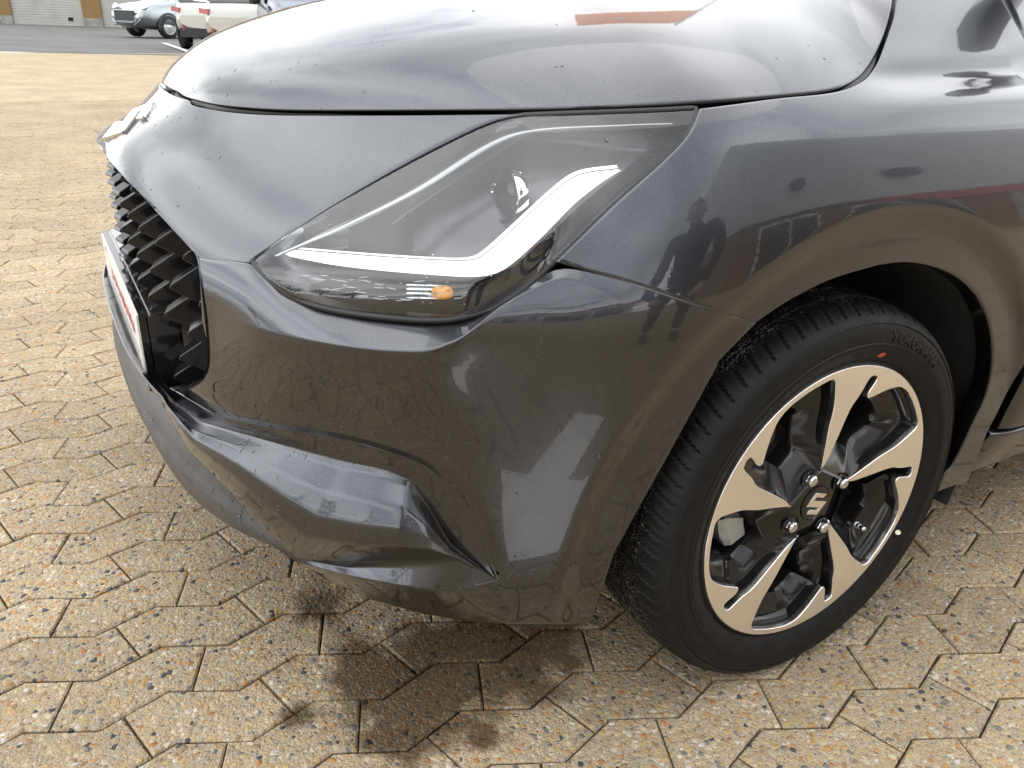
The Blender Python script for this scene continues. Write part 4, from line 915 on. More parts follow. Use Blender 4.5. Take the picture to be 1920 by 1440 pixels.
def make_wheel(full):
    W = empty('wheel', (0, 0, ZW))
    link_mesh('tyre', tyre_me, None, W); link_mesh('machined_face', face_me, None, W)
    mb = MB()    # rim: lip, barrel, hub and pocket walls in black lacquer
    mb.lathe([(.2185, .012), (.2195, .004), (.2178, .0006), (.2158, .0015), (.2150, .010), (.205, .012), (.198, .03), (.190, .08), (.188, .14), (.205, .165)], (0, 0, 0), 'y', 96)
    rim = mb.build('rim', M['lacquer'], W, True)
    mb = MB()
    pk = np.array([pol(r, a) for r, a in POCKET]); q0 = resample(np.vstack([crom(pk, 3), pk[:1]]), 61)
    c = np.array(pol(.148, 50.))
    tip = np.array(pol(.072, 58))
    holes = []
    for k in range(5):
        a = math.radians(72*k); Rk = np.array([[math.cos(a), -math.sin(a)], [math.sin(a), math.cos(a)]])
        rings = []
        rmin = np.hypot(q0[:, 0], q0[:, 1])
        for sc, yy, drift in ((1., .006, 0), (.985, .012, 0), (.95, .024, .0), (.50, .037, .0), (.45, .048, 0), (.45, .085, 0)):
            cc = np.array(pol(.135, 52)); Q = cc+(q0-cc)*sc
            rad = np.hypot(Q[:, 0], Q[:, 1]); dep = .006+(yy-.006)*(.20+.80*sst(.060, .120, rad)); dep = np.where(yy > .08, yy, dep); rings.append(np.c_[Q@Rk.T, dep][:, [0, 2, 1]])
        P = np.stack(rings, 1); mb.grid(P, 0)
    mb.build('spoke_pockets', M['lacquer'], W, math.radians(50), recalc=True)
    mb = MB(); mb.lathe([(.060, .030), (.0595, .016), (.0575, .0125), (.050, .0118), (.029, .0112), (.0285, .0125), (.0275, .0125), (.027, .0100), (.020, .0088), (.0005, .0082)], (0, 0, 0), 'y', 64)
    mb.lathe([(.085, .034), (.060, .030)], (0, 0, 0), 'y', 64); mb.build('hub', M['lacquer'], W, math.radians(40))
    me = emblem_mesh(.041, .040, .0006, .0003); e = link_mesh('emblem', me, M['alu'], W); e.rotation_euler = (math.pi/2, math.radians(-14), 0); e.location = (0, .0078, 0)
    for k in range(4):
        a = math.radians(117-90*k); cx_, cz_ = .052*math.cos(a), .052*math.sin(a)
        mb = MB(); mb.lathe([(.0155, .0085), (.0150, .0102), (.0138, .0115), (.0132, .0108), (.0128, .030)], (cx_, 0, cz_), 'y', 28)
        mb.lathe([(.0005, .0117), (.0130, .0118)], (cx_, 0, cz_), 'y', 28)
        mb.build('bolt_recess', M['piano'], W, True)
        mb = MB(); mb.lathe([(.0096, .0113), (.0098, .0085), (.0088, .0065)], (cx_, 0, cz_), 'y', 6); mb.lathe([(.0088, .0066), (.0082, .0025), (.006, .0004), (.0005, -.0002)], (cx_, 0, cz_), 'y', 20); mb.build('wheel_bolt', M['bolt'], W, math.radians(35))
    mb = MB(); mb.lathe([(.078, .066), (.122, .066), (.122, .074), (.122, .086)], (0, 0, 0), 'y', 64); mb.lathe([(.078, .066), (.076, .052), (.030, .050)], (0, 0, 0), 'y', 64); mb.build('brake_disc', M['disc'], W, math.radians(40))
    if full:
        mb = MB()
        for (r0, r1, a0, a1, y0, y1) in ((.100, .140, 150, 205, .044, .062), (.118, .148, 158, 196, .038, .046)):
            n_ = 12; P = np.zeros((n_, 8, 3))
            for i in range(n_):
                a = math.radians(a0+(a1-a0)*i/(n_-1)); bul = .006*math.sin(math.pi*i/(n_-1))
                for j, (rr, yy) in enumerate(((r0, y1), (r0, y0+.006), (r0+.006, y0), (r1-.008, y0), (r1+bul, y0+.007), (r1+bul, y1), (r1+bul, .10), (r0, .10))): P[i, j] = (rr*math.cos(a), yy, rr*math.sin(a))
            mb.grid(P, 0, flip=False)
            for e_ in (0, -1): mb.add(P[e_], [tuple(range(8))])
        mb.build('brake_caliper', M['caliper'], W, math.radians(30), recalc=True)
        va = math.radians(-33); b0 = np.array([.172*math.cos(va), .040, .172*math.sin(va)]); d_v = np.array([-.35*math.cos(va), -.94, -.35*math.sin(va)])
        mb = MB(); mb.tube([b0+d_v*t for t in (0, .012)], .0055, 10); mb.tube([b0+d_v*t for t in (.012, .019)], .0042, 10); mb.tube([b0+d_v*t for t in (.019, .030)], .0036, 10); mb.build('valve', M['valve'], W, True)
        for args in (('YOKOHAMA', .021, 62, .2545), ('185/55R16  83V', .013, -74, .2330), ('4524', .010, -38, .2300), ('RADIAL TUBELESS', .0062, 128, .2400), ('MADE IN JAPAN', .0050, 36, .2370), ('BluEarth', .019, -108, .2530)):
            if args[0] in ('BluEarth', 'MADE IN JAPAN'): continue
            link_mesh('tyre_lettering', text_mesh(*args[:4], 0, False, 'letter', .0007, 1.1), None, W)
        for (r_, a, mt, s1, s2) in ((.2335, 77, 'reddot', .0075, .0042), (.2290, -27.5, 'whitedot', .0040, .0040)):
            mb = MB(); c0, s0 = math.cos(math.radians(a)), math.sin(math.radians(a)); V = []
            for k in range(16):
                t = 2*math.pi*k/16; lr, lt = s2*math.sin(t), s1*math.cos(t); rr = r_+lr
                V.append((rr*c0-lt*s0, float(np.interp(rr, [.222, .236, .25], [.003, -.006, -.010]))-.0009, rr*s0+lt*c0))
            mb.add(V, [tuple(range(16))[::-1]]); mb.build('paint_dot', M[mt], W)
        # scuffed thin ring lines on the sidewall
        for r_ in (.2445, .2680):
            mb = MB(); mb.lathe([(r_-.0005, float(np.interp(r_, [.222, .236, .250, .262, .274], [.003, -.006, -.010, -.0092, -.006]))), (r_, float(np.interp(r_, [.222, .236, .250, .262, .274], [.003, -.006, -.010, -.0092, -.006]))-.0008), (r_+.0005, float(np.interp(r_, [.222, .236, .250, .262, .274], [.003, -.006, -.010, -.0092, -.006])))], (0, 0, 0), 'y', 160)
            mb.build('sidewall_rib', M['rubber'], W, True)
    return W
def copy_tree(o, parent=None):
    c = o.copy(); COL.objects.link(c); c.parent = parent
    for ch in list(o.children): copy_tree(ch, c)
    return c
wheel = make_wheel(True); wheel.parent = CAR; wheel.location = (0, 0, ZW); wheel.rotation_euler = (0, 0, .007)
w2 = make_wheel(False); w2.parent = CAR; w2.location = (2.45, 0, ZW)
for wx in (0., 2.45):
    c = copy_tree(w2, CAR); c.location = (wx, 2*YC, ZW); c.rotation_euler = (0, 0, math.pi)

# ---- rain drops left on the paint and the lip
def drops():
    mb = MB(); V0 = []; rings = [(1., 0.), (.92, .32), (.62, .62), (0., .74)]
    def add(P, n, r, st):
        n = Vector(n).normalized(); t = Vector((0, 0, -1))-n*(-n.z); t = t.normalized() if t.length > .01 else Vector((1, 0, 0)); b = n.cross(t); V = []
        for (rr, h) in rings[:-1]:
            for k in range(8):
                a = 2*math.pi*k/8; V.append(Vector(P)+(t*math.cos(a)*st+b*math.sin(a))*r*rr+n*r*h*.55)
        V.append(Vector(P)+n*r*.42); Fc = []
        for q in range(2):
            for k in range(8): Fc.append((q*8+k, q*8+(k+1) % 8, (q+1)*8+(k+1) % 8, (q+1)*8+k))
        for k in range(8): Fc.append((16+k, 16+(k+1) % 8, 24))
        mb.add(V, Fc)
    for P, cnt, lo, hi in ((P1, 210, .4, 1.), (P2, 150, .15, .95), (P3, 25, .1, .9), (NP, 60, .02, .98), (HP, 90, .0, .35), (PL, 50, .05, .95)):
        Nn = grid_normals(P); nu, nv = P.shape[:2]
        for _ in range(cnt):
            i = int(RNG.uniform(lo, hi)*(nu-1)) if P is not HP else int(RNG.uniform(.1, .9)*(nu-1)); j = int(RNG.uniform(.05, .95)*(nv-1)) if P is not HP else int(RNG.uniform(.02, .6)*(nv-1))
            big = P is P2 or P is P1
            add(P[i, j]-Nn[i, j]*.0001, Nn[i, j], abs(RNG.normal(0, .0007))+(.0008 if big else .0005), RNG.uniform(1., 1.7))
    for _ in range(70):
        i = int(RNG.uniform(.3, .98)*(len(yv)-1)); k = RNG.integers(1, 5); t = RNG.random(); A = LPt[i, k]*(1-t)+LPt[i, k+1]*t; add(A, Vector((-.35, -.2, .9)), .0012+abs(RNG.normal(0, .0008)), 1.2)
    return mb.build('water_drops', M['drop'], CAR, True)
tag(drops(), kind='stuff')

# ------------------------------------------------------------------ background: garages
M['ybrick'] = None
def brick_mat(name, c1, c2, mort, sc):
    mm = mat(name, c1, .85); t = mm.node_tree; b = t.nodes['Principled BSDF']; tcn = N(t, 'ShaderNodeTexCoord'); br = N(t, 'ShaderNodeTexBrick')
    mp_ = N(t, 'ShaderNodeMapping'); mp_.inputs['Rotation'].default_value = (math.pi/2, 0, 0); L(t, tcn.outputs['Object'], mp_.inputs[0]); L(t, mp_.outputs[0], br.inputs['Vector'])
    br.inputs['Color1'].default_value = (*c1, 1); br.inputs['Color2'].default_value = (*c2, 1); br.inputs['Mortar'].default_value = (*mort, 1); br.inputs['Scale'].default_value = sc; br.inputs['Mortar Size'].default_value = .012
    L(t, br.outputs['Color'], b.inputs['Base Color']); return mm
M['ybrick'] = brick_mat('yellow_brick', (.20, .12, .04), (.24, .15, .055), (.18, .13, .07), 4.2)
M['rbrick'] = brick_mat('brown_brick', (.20, .11, .06), (.27, .15, .08), (.28, .23, .18), 4.2)
M['plinth'] = noise_mat('grey_plinth', (.19, .18, .16), (.30, .29, .26), 3., .9)
M['doorw'] = noise_mat('garage_door_white', (.33, .32, .29), (.38, .375, .34), 1.5, .55)
M['clad'] = noise_mat('grey_cladding', (.56, .58, .59), (.64, .66, .67), .6, .6)
G0 = on_lot(25, 46); G1_ = on_lot(193, 51); gd = (G1_-G0); gd[2] = 0; gd /= np.linalg.norm(gd); gang = math.atan2(gd[1], gd[0])
dw = np.linalg.norm((on_lot(155, 50)-G0)[:2]); pw = np.linalg.norm((G1_-on_lot(155, 50))[:2])
GB = tag(empty('garage_building', (G0[0], G0[1], lotz(G0[1])), gang), 'yellow brick garage row with white roll-up doors behind the yard', 'garage')
per = dw+pw; zoff = -.15
for k in range(-4, 6):
    x0 = k*per-pw; mb = MB(); mb.box((x0+pw/2, .20, 2.2), (pw/2, .20, 2.2)); mb.build('brick_pier', M['ybrick'], GB)
    mb = MB(); mb.box((x0+pw/2, .20, .20), (pw/2+.004, .215, .20)); mb.build('plinth', M['plinth'], GB)
    mb = MB(); prof = []
    nsl = 26
    for q in range(nsl):
        z0 = q*.115
        for (yy, zq) in ((.10, z0+.006), (.088, z0+.018), (.088, z0+.098), (.10, z0+.110)): prof.append((yy, zq))
    P = np.zeros((2, len(prof), 3))
    for i, xx in enumerate((k*per, k*per+dw)):
        for j, (yy, zq) in enumerate(prof): P[i, j] = (xx, yy, zq)
    mb.grid(P, 0); gdo = mb.build('garage_door', M['doorw'], GB)
    if k in (0, 2):
        mb = MB(); mb.box((k*per+dw*.81, .075, .33), (.11, .02, .075)); mb.build('vent', M['void'], gdo)
    if k == 0:
        mb = MB(); mb.tube([(-.92, -.03, .45), (-.70, -.03, .45), (-.62, -.03, .42), (-.60, -.03, .30), (-.60, -.03, .16)], .055, 10); mb.build('pipe', M['white_plate'], GB, True)
mb = MB(); mb.box((per*.5, .22, 3.9), (per*5.2, .21, .9)); mb.build('upper_wall', M['ybrick'], GB)
mb = MB(); mb.box((per*.5, .6, 4.85), (per*5.3, .9, .08)); mb.build('roof_edge', M['plinth'], GB)

# ------------------------------------------------------------------ background: parked cars
M['tyre_far'] = mat('far_tyre', (.012, .012, .012), .7); M['rim_far'] = mat('far_rim', (.45, .46, .47), .3, 1.)
M['tail'] = mat('tail_light_red', (.32, .02, .025), .15, 0, 1.); M['lampclear'] = mat('lamp_clear', (.75, .77, .80), .12, .5)
M['trim'] = mat('dark_trim', (.02, .02, .021), .5)
def far_car(name, label, loc, fwd, L_, W_, H_, pm, rear_z=.98, hoodz=.98, suv=False):
    """local +x is the car's front"""
    Rt = empty(name, loc, math.atan2(fwd[1], fwd[0])); tag(Rt, label, 'car', 'cars parked in the yard')
    st = np.array([-.5, -.49, -.47, -.43, -.36, -.22, -.05, .06, .12, .21, .30, .42, .47, .49, .5])*L_
    zt = np.interp(st/L_, [-.5, -.485, -.46, -.40, -.34, -.15, .05, .12, .24, .30, .44, .48, .5], [.72, rear_z-.03, rear_z+.10, H_*.86, H_*.965, H_, H_*.985, H_*.93, hoodz+.05, hoodz, hoodz-.10, .78, .62])
    zb = np.interp(st/L_, [-.5, -.46, -.3, .3, .46, .5], [.45, .28, .22, .22, .26, .42]); hw = W_/2*np.interp(st/L_, [-.5, -.47, -.40, -.2, .3, .43, .48, .5], [.80, .90, .97, 1, 1, .95, .84, .70])
    P = np.zeros((len(st), 13, 3))
    for i, x in enumerate(st):
        t_ = zt[i]; b = min(.97, t_); roofy = t_ > 1.06
        half = [(0, zb[i]), (hw[i]*.88, zb[i]), (hw[i]*.985, zb[i]+.18), (hw[i], .62 if t_ > .66 else t_*.8), (hw[i]*.955, b-.02), ((hw[i]*.76, t_-.06) if roofy else (hw[i]*.86, t_-.015)), (0, t_)]
        full = half+[(-a, z) for a, z in half[-2::-1]]
        for j, (y, z) in enumerate(full[:13]): P[i, j] = (x, y, z)
    mb = MB(); mb.grid(P, 0); mb.add(P[0], [tuple(range(13))]); mb.add(P[-1], [tuple(range(13))[::-1]])
    o = mb.build('body', pm, Rt, True, recalc=True); sb_ = o.modifiers.new('round', 'SUBSURF'); sb_.levels = sb_.render_levels = 2
    for s in (1, -1):      # side windows and wheels
        mb = MB(); xs = [-.36, -.15, .05, .19]
        def pt(fx, t):
            x = fx*L_; i = np.interp(x, st, np.arange(len(st))); a = P[int(i)]*(1-i % 1)+P[min(len(st)-1, int(i)+1)]*(i % 1)
            A, B = a[4], a[5]; q_ = A*(1-t)+B*t; return (q_[0], s*(q_[1]+.012), q_[2]+.004)
        for a, b in zip(xs[:-1], xs[1:]):
            mb = MB(); g_ = .008
            t0 = .90 if a > -.3 else .75
            V = [pt(a+g_, .10), pt(b-g_, .10), pt(b-g_, .88 if b < .18 else .18), pt(a+g_, t0)]
            mb.add(V, [(0, 1, 2, 3)]); mb.build('window', M['glass'], Rt)
        for fx in (-.305, .305):
            wh = empty('wheel', (fx*L_, s*(W_/2-.11), .33), 0, Rt)
            mb = MB(); mb.lathe([(.20, -.11*s), (.30, -.11*s), (.33, -.07*s), (.33, .07*s), (.31, .105*s), (.22, .11*s)], (0, 0, 0), 'y', 28); mb.build('tyre', M['tyre_far'], wh, True, recalc=True)
            mb = MB(); mb.lathe([(.22, .10*s), (.20, .06*s), (.06, .07*s), (.0005, .075*s)], (0, 0, 0), 'y', 10); mb.build('rim', M['rim_far'], wh)
            mb = MB(); n_ = 18; A = np.zeros((n_, 2, 3))
            for i in range(n_):
                a = math.radians(-12+204*i/(n_-1))
                for j, rr in enumerate((.33, .40)): A[i, j] = (fx*L_+rr*math.cos(a), s*(W_/2+.006-(.02 if rr > .35 else 0)), .33+rr*math.sin(a))
            mb.grid(A); mb.build('arch_trim', M['trim'], Rt)
        mb = MB(); mb.lathe([(.001, -.10), (.08, -.09), (.10, 0), (.07, .09), (.001, .10)], (.17*L_, s*(W_/2+.09), 1.03), 'y', 10); mb.build('mirror', M['trim'], Rt, True)
        mb = MB(); zl = rear_z-.02; xr = -.485*L_
        mb.box((xr+.03, s*W_/2*.83, zl-.10), (.085, W_*.05, .045), 0, Matrix.Rotation(-.35*s, 3, 'Z') @ Matrix.Rotation(.12*s, 3, 'X')); mb.build('tail_light', M['tail'], Rt)
        mb = MB(); mb.box((-.503*L_, s*W_/2*.70, .46), (.012, .02, .06)); mb.build('reflector', M['tail'], Rt)
        mb = MB(); xf = .455*L_; zf = hoodz-.16
        mb.add([(xf+.015, s*W_/2*.93, zf-.05), (xf+.07, s*W_/2*.78, zf-.09), (xf+.11, s*W_/2*.45, zf-.05), (xf+.06, s*W_/2*.50, zf+.05), (xf-.10, s*W_/2*.955, zf+.06)], [(0, 1, 2, 3, 4)]); mb.build('headlight', M['lampclear'], Rt)
        mb = MB(); mb.tube([(.475*L_, s*W_/2*.82, .72), (.487*L_, s*W_/2*.74, .50), (.498*L_, s*W_/2*.50, .36)], .03, 6); mb.build('bumper_trim', M['rim_far'], Rt, True)
    mb = MB(); mb.box((.497*L_, 0, .62), (.02, W_*.26, .14)); mb.build('grille', M['trim'], Rt)
    mb = MB(); mb.box((-.488*L_, 0, .36), (.07, W_*.40, .09)); mb.build('rear_bumper', M['trim'], Rt)
    a, b = P[2], P[4]; A = lambda q_, k, s: (q_[k][0]-.012, s*abs(q_[k][1])*.93, q_[k][2]+.012)
    mb = MB(); mb.add([A(a, 4, 1), A(a, 4, -1), A(b, 5, -1), A(b, 5, 1)], [(0, 1, 2, 3)]); mb.build('rear_window', M['glass'], Rt)
    a, b = P[9], P[7]; B = lambda q_, k, s: (q_[k][0]+.012, s*abs(q_[k][1])*.93, q_[k][2]+.014)
    mb = MB(); mb.add([B(a, 5, 1), B(a, 5, -1), B(b, 5, -1), B(b, 5, 1)], [(0, 1, 2, 3)]); mb.build('windscreen', M['glass'], Rt)
    return Rt
PW = paint('white_paint', (.50, .50, .46), .1, .3); PG = paint('silver_grey_paint', (.26, .28, .30)); PBl = paint('dark_blue_paint', (.03, .05, .12)); PW2 = paint('pearl_white_paint', (.42, .415, .395), .2, .3)
def fwd(azd): return (math.sin(math.radians(azd)), math.cos(math.radians(azd)))
def place_car(px, py, fx, sy, f, L_, W_):
    """put the ground point under local (fx*L, sy*W/2) at picture point"""
    g = on_lot(px, py); x, y = fx*L_, sy*W_/2; return (g[0]-(x*f[0]-y*f[1]), g[1]-(x*f[1]+y*f[0]), lotz(g[1]))
f = fwd(242); far_car('grey_suv', 'silver grey SUV facing left in front of the garages', place_car(322, 73, .305, 1, f, 4.6, 1.8), f, 4.6, 1.8, 1.70, PG, 1.05, 1.06)
f = fwd(21); far_car('white_hatchback', 'white hatchback parked nose away between the grey SUV and the pearl white car', place_car(341, 91, -.305, 1, f, 4.1, 1.75), f, 4.1, 1.75, 1.55, PW, .94, .98)
f = fwd(25); far_car('white_hatchback', 'pearl white estate with wide red tail light, right of the white hatchback', place_car(400, 106, -.305, 1, f, 4.4, 1.78), f, 4.4, 1.78, 1.48, PW2, .92, .95)
f = fwd(186); far_car('blue_hatchback', 'dark blue car behind the hood of the foreground car', place_car(488, 118, .17, -1.1, f, 4.2, 1.76), f, 4.2, 1.76, 1.50, PBl, 1.0, .96)

# ------------------------------------------------------------------ what stands behind the viewer and mirrors in the paint
B1 = tag(empty('workshop_building', (4.2, -9.0, 0)), 'tall grey clad workshop with brown brick base, mirrored in the fender', 'building')
mb = MB(); mb.box((12, -3, 1.5), (12, 3, 1.5)); mb.build('brick_base', M['rbrick'], B1)
mb = MB(); mb.box((12, -2.9, 6.0), (12.05, 3.1, 3.0)); wall = mb.build('cladding', M['clad'], B1)
for k in range(3):
    mb = MB(); mb.box((3+k*5.5, .35, 4.4), (.35, .15, .22)); mb.build('wall_lamp', M['trim'], B1)
for k in range(3):
    mb = MB(); mb.box((2.6+k*5.2, .03, 1.45), (1.6, .04, 1.25)); wd = mb.build('window', M['glass'], B1)
    mb = MB()
    for (a, b, c, d) in ((-1.6, 0, .05, 1.3), (1.6, 0, .05, 1.3), (0, -1.25, 1.6, .05), (0, 1.25, 1.6, .05), (0, 0, .04, 1.25)): mb.box((2.6+k*5.2+a, .08, 1.45+b), (c, .03, d))
    mb.build('frame', M['white_plate'], wd)
mb = MB(); mb.box((9.6, .12, 2.9), (2.2, .05, .35)); mb.build('sign', mat('sign_red', (.5, .04, .03), .5), B1)
B2 = tag(empty('showroom', (-14, -24, 0)), 'low glazed showroom with a red fascia far behind the viewer', 'building')
mb = MB(); mb.box((8, -4, 1.9), (9, 4, 1.9)); mb.build('wall', M['clad'], B2)
mb = MB(); mb.box((8, -3.8, 4.0), (9.3, 4.2, .35)); mb.build('fascia', mat('fascia_red', (.45, .06, .05), .5), B2)
for k in range(6):
    mb = MB(); mb.box((.8+k*2.9, .03, 1.6), (1.25, .04, 1.4)); wd = mb.build('window', M['glass'], B2)
    mb = MB()
    for (a, b, c, d) in ((-1.25, 0, .07, 1.45), (1.25, 0, .07, 1.45), (0, -1.4, 1.25, .07), (0, 1.4, 1.25, .07)): mb.box((.8+k*2.9+a, .08, 1.6+b), (c, .03, d))
    mb.build('frame', M['white_plate'], wd)
# trees along the street ahead of the car
M['bark'] = noise_mat('bark', (.06, .045, .03), (.11, .085, .06), 12, .9); M['leaf'] = noise_mat('leaves', (.03, .055, .018), (.07, .11, .035), 2.5, .6)
def tree(x, y, h, r, seed, label):
    rg_ = random.Random(seed); T = tag(empty('street_tree', (x, y, 0)), label, 'tree', 'trees along the street')
    mb = MB(); mb.tube([(0, 0, 0), (.05, .02, h*.3), (-.05, .1, h*.6), (0, 0, h*.9)], [.22, .17, .10, .03], 8)
    cl = []
    for k in range(9):
        a = rg_.uniform(0, 6.28); zz_ = h*rg_.uniform(.38, .75); e = (math.cos(a)*r*rg_.uniform(.5, .95), math.sin(a)*r*rg_.uniform(.5, .95), zz_+h*rg_.uniform(.05, .22)); mb.tube([(0, 0, zz_*.9), (e[0]*.5, e[1]*.5, (zz_+e[2])/2+.1), e], [.07, .045, .015], 6); cl.append(e)
    cl.append((0, 0, h*.95)); mb.build('trunk', M['bark'], T, True)
    mb = MB()
    for c in cl:
        rr = r*rg_.uniform(.38, .62)
        for _ in range(110):
            v = Vector((rg_.gauss(0, 1), rg_.gauss(0, 1), rg_.gauss(0, .8))).normalized()*rr*rg_.uniform(.45, 1.05); p = Vector(c)+v; u1 = Vector((rg_.gauss(0, 1), rg_.gauss(0, 1), rg_.gauss(0, 1))).normalized(); u2 = u1.orthogonal().normalized(); s = rg_.uniform(.12, .24)
            mb.add([p-u1*s, p+u2*s*.6, p+u1*s, p-u2*s*.6], [(0, 1, 2, 3)])
    mb.build('crown', M['leaf'], T); return T
for i, (x, y, h, r) in enumerate(((-34, -9, 7.5, 2.6), (-36, -3, 9, 3.2), (-33, 4, 6.5, 2.4), (-38, 10, 8.5, 3.0), (-35, 17, 7, 2.6), (-27, -20, 8, 2.9))):
    tree(x, y, h, r, 11+i, ['broad leafy street tree at the left end of the row', 'tallest leafy tree of the street row', 'smallest round tree in the street row', 'leafy tree right of the smallest one', 'leafy tree nearest the garages', 'lone tree beside the showroom'][i])

# ------------------------------------------------------------------ people behind the viewer (seen only mirrored in the paint)
M['jacket'] = noise_mat('dark_jacket', (.016, .017, .022), (.026, .027, .034), 25, .85, .3); M['trousers'] = noise_mat('dark_trousers', (.018, .020, .028), (.028, .030, .040), 40, .85, .3)
M['skin'] = noise_mat('skin', (.50, .30, .21), (.56, .35, .25), 30, .5); M['hair'] = mat('brown_hair', (.05, .03, .018), .6); M['shoe'] = mat('black_shoe', (.012, .012, .012), .5)
def skin_obj(name, joints, edges, root, mt, parent, lv=2):
    me = bpy.data.meshes.new(name); me.from_pydata([j[:3] for j in joints], edges, []); o = bpy.data.objects.new(name, me); COL.objects.link(o)
    sk = o.modifiers.new('skin', 'SKIN'); sd_ = me.skin_vertices[0].data
    for i, j in enumerate(joints): sd_[i].radius = (j[3], j[4] if len(j) > 4 else j[3])
    sd_[root].use_root = True
    ss = o.modifiers.new('sub', 'SUBSURF'); ss.levels = lv; ss.render_levels = lv
    dg = bpy.context.evaluated_depsgraph_get(); m2 = bpy.data.meshes.new_from_object(o.evaluated_get(dg)); bpy.data.objects.remove(o)
    m2.materials.clear(); m2.materials.append(mt); m2.polygons.foreach_set('use_smooth', [True]*len(m2.polygons)); m2.name = name
    return link_mesh(name, m2, None, parent)
def person(loc, rz, lean, hands, label):
    """local: faces +y. lean = forward shift of the shoulders; hands = two wrist points"""
    T = tag(empty('person', loc, rz), label, 'person')
    hip = (0, 0, .93); ch = (0, lean*.62, 1.22-lean*.22); nk = (0, lean, 1.44-lean*.42); hd = (0, lean+.07, 1.56-lean*.5)
    J = [(hip[0], hip[1], hip[2], .15, .115), (0, lean*.3, 1.06-lean*.05, .135, .105), (*ch, .165, .12), (*nk, .065), (nk[0], nk[1]+.03, nk[2]+.06, .055)]
    Ed = [(0, 1), (1, 2), (2, 3), (3, 4)]
    wr = []
    for s, h in zip((-1, 1), hands):
        b = len(J); sh = (s*.185, lean*.93, 1.385-lean*.40); el = ((sh[0]+h[0])/2+s*.06, (sh[1]+h[1])/2-.05, (sh[2]+h[2])/2-.07)
        J += [(*sh, .07), (*el, .05), (*h, .032)]; Ed += [(2, b), (b, b+1), (b+1, b+2)]; wr.append((el, h))
    body = skin_obj('jacket', J, Ed, 0, M['jacket'], T)
    J = [(0, 0, .95, .13, .11)]; Ed = []
    for s in (-1, 1):
        b = len(J); J += [(s*.10, .0, .86, .095), (s*.12, .02, .50, .062), (s*.13, -.02, .10, .045)]; Ed += [(0, b), (b, b+1), (b+1, b+2)]
    skin_obj('trousers', J, Ed, 0, M['trousers'], T)
    for s in (-1, 1): skin_obj('shoe', [(s*.13, -.05, .05, .042), (s*.13, .05, .045, .045, .038), (s*.135, .16, .03, .042, .026)], [(0, 1), (1, 2)], 0, M['shoe'], T)
    # head: cranium, jaw, nose, ears
    hx, hy, hz = hd
    mb = MB(); P = np.zeros((20, 14, 3))
    for i in range(20):
        a = 2*math.pi*i/20
        for j in range(14):
            t_ = math.pi*j/13; r = math.sin(t_); z = math.cos(t_); jaw = 1-.22*max(0, -z)
            nose = .022*math.exp(-((math.atan2(math.sin(a-math.pi/2), math.cos(a-math.pi/2)))/.22)**2-((z+.12)/.22)**2)
            P[i, j] = (hx+.078*r*math.cos(a)*jaw, hy+(.097*r*math.sin(a)*(jaw if math.sin(a) > 0 else 1)+nose), hz+.118*z)
    mb.grid(P, 0, wrap=True); head = mb.build('head', M['skin'], T, True, recalc=True)
    for s in (-1, 1):
        mb = MB(); mb.lathe([(.0005, -.012), (.022, -.008), (.026, .004), (.0005, .010)], (hx+s*.080, hy-.005, hz-.01), 'x', 12); mb.build('ear', M['skin'], head, True, recalc=True)
        mb = MB(); mb.lathe([(.0005, -.004), (.008, -.002), (.011, .004)], (hx+s*.030, hy+.087, hz+.012), 'y', 10); mb.build('eye', M['shoe'], head, True, recalc=True)
    mb = MB(); mb.box((hx, hy+.089, hz-.062), (.022, .004, .004)); mb.build('mouth', mat('lips', (.38, .16, .13), .5), head)
    mb = MB(); Q = P.copy(); c_ = np.array([hx, hy, hz]); Q = c_+(Q-c_)*1.09; Q = Q[:, :7]+np.array([0, -.012, .006]); mb.grid(Q, 0, wrap=True); mb.build('hair', M['hair'], head, True, recalc=True)
    # hands: palm and five fingers
    for s, (el, h) in zip((-1, 1), wr):
        d = (Vector(h)-Vector(el)).normalized(); side = d.cross(Vector((0, 0, 1))).normalized(); up = side.cross(d)
        h = Vector(h); J = [(*h, .026, .018), (*(h+d*.05), .036, .016), (*(h+d*.085), .036, .014)]; Ed = [(0, 1), (1, 2)]
        for k, ln in enumerate((.062, .074, .078, .070)):
            b = len(J); o_ = side*((k-1.5)*.019); p0 = h+d*.088+o_
            J += [(*p0, .0095), (*(p0+d*ln*.5-up*.008), .0088), (*(p0+d*ln*.75-up*.030), .0075)]; Ed += [(2, b), (b, b+1), (b+1, b+2)]
        b = len(J); p0 = h+d*.03-side*s*.034; J += [(*p0, .012), (*(p0+d*.035-side*s*.018-up*.01), .010), (*(p0+d*.062-side*s*.016-up*.022), .008)]; Ed += [(1, b), (b, b+1), (b+1, b+2)]
        skin_obj('hand', J, Ed, 0, M['skin'], T, 1)
    return T
person((-1.06, -1.04, 0), -YAW, .03, ((-.03, .20, .84), (.13, .20, .84)), 'person in dark jacket and trousers holding up a phone, mirrored in the bumper')
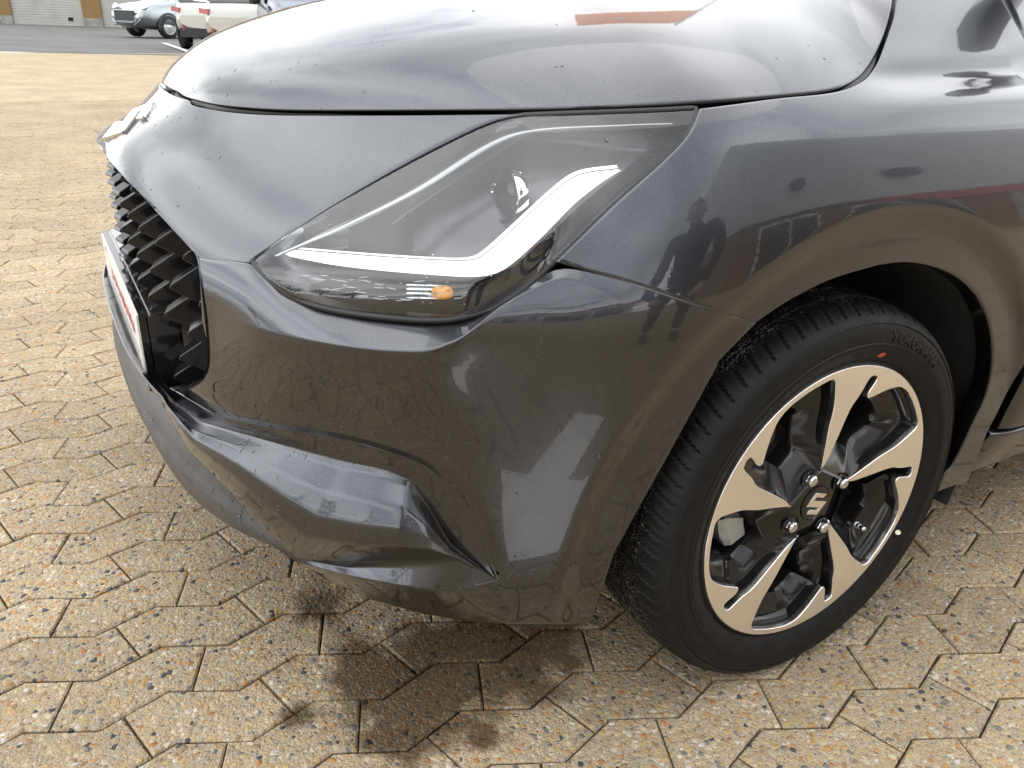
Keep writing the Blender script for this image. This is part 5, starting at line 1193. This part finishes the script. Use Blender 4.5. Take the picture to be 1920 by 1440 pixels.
person((.20, -1.80, 0), .30, .22, ((-.16, .36, .78), (.16, .36, .78)), 'person in dark jacket leaning forward, mirrored in the fender')
ph_ = MB(); ph_.box((0, 0, 0), (.075, .0045, .037)); po = ph_.build('phone', M['piano']); po.location = CAM-RM[2]*.018+RM[0]*.03; po.rotation_euler = (-PITCH, 0, -YAW); tag(po, 'black phone held sideways by the standing person', 'phone')

# white arrow painted on the paving beside the car (mirrored low on the bumper)
mb = MB(); V = [(-.72, -.50), (-.60, -.535), (-.42, -.93), (-.28, -.92), (-.43, -.55), (-.27, -.54), (-.40, -.26), (-.56, -.17)]
mb.add([(a, b, .0042) for a, b in V], [tuple(range(8))]); tag(mb.build('arrow_marking', M['linepaint']), 'white painted arrow on the paving beside the front wheel', None, None, 'structure')

# ------------------------------------------------------------------ orange yard flag on the far side of the car (mirrored in the hood)
FL = tag(empty('yard_flag', (5.35, 6.0, 0)), 'orange flag with white swirls on a tall pole beyond the hood', 'flag')
mb = MB(); mb.tube([(0, 0, 0), (0, 0, 3), (0, 0, 7.0)], [.045, .04, .03], 10); mb.build('pole', M['rim_far'], FL, True)
P = np.zeros((24, 8, 3)); fdir = np.array([-.90, .43])
for i in range(24):
    for j in range(8):
        t_ = i/23; wv = .05*math.sin(t_*9)*t_; P[i, j] = (fdir[0]*t_*1.9-fdir[1]*wv, fdir[1]*t_*1.9+fdir[0]*wv, 5.25+j/7*1.45-.08*t_)
mb = MB(); mb.grid(P, 0); fc = mb.build('cloth', mat('orange_cloth', (.80, .28, .06), .8), FL, True)
mb = MB()
for (t0, z0, r0) in ((.28, 5.9, .25), (.48, 5.8, .3), (.66, 6.0, .24), (.80, 5.75, .26)):
    for sd_ in (-.012, .012):
        pts = []
        for k in range(14):
            a = k/13*5.0; rr_ = r0*(1-.04*k); t_ = t0+rr_*math.cos(a)/1.9; wv = .05*math.sin(t_*9)*t_+sd_; pts.append((fdir[0]*t_*1.9-fdir[1]*wv, fdir[1]*t_*1.9+fdir[0]*wv, z0+rr_*math.sin(a)))
        mb.tube(pts, .022, 5)
mb.build('print', M['white_plate'], fc)
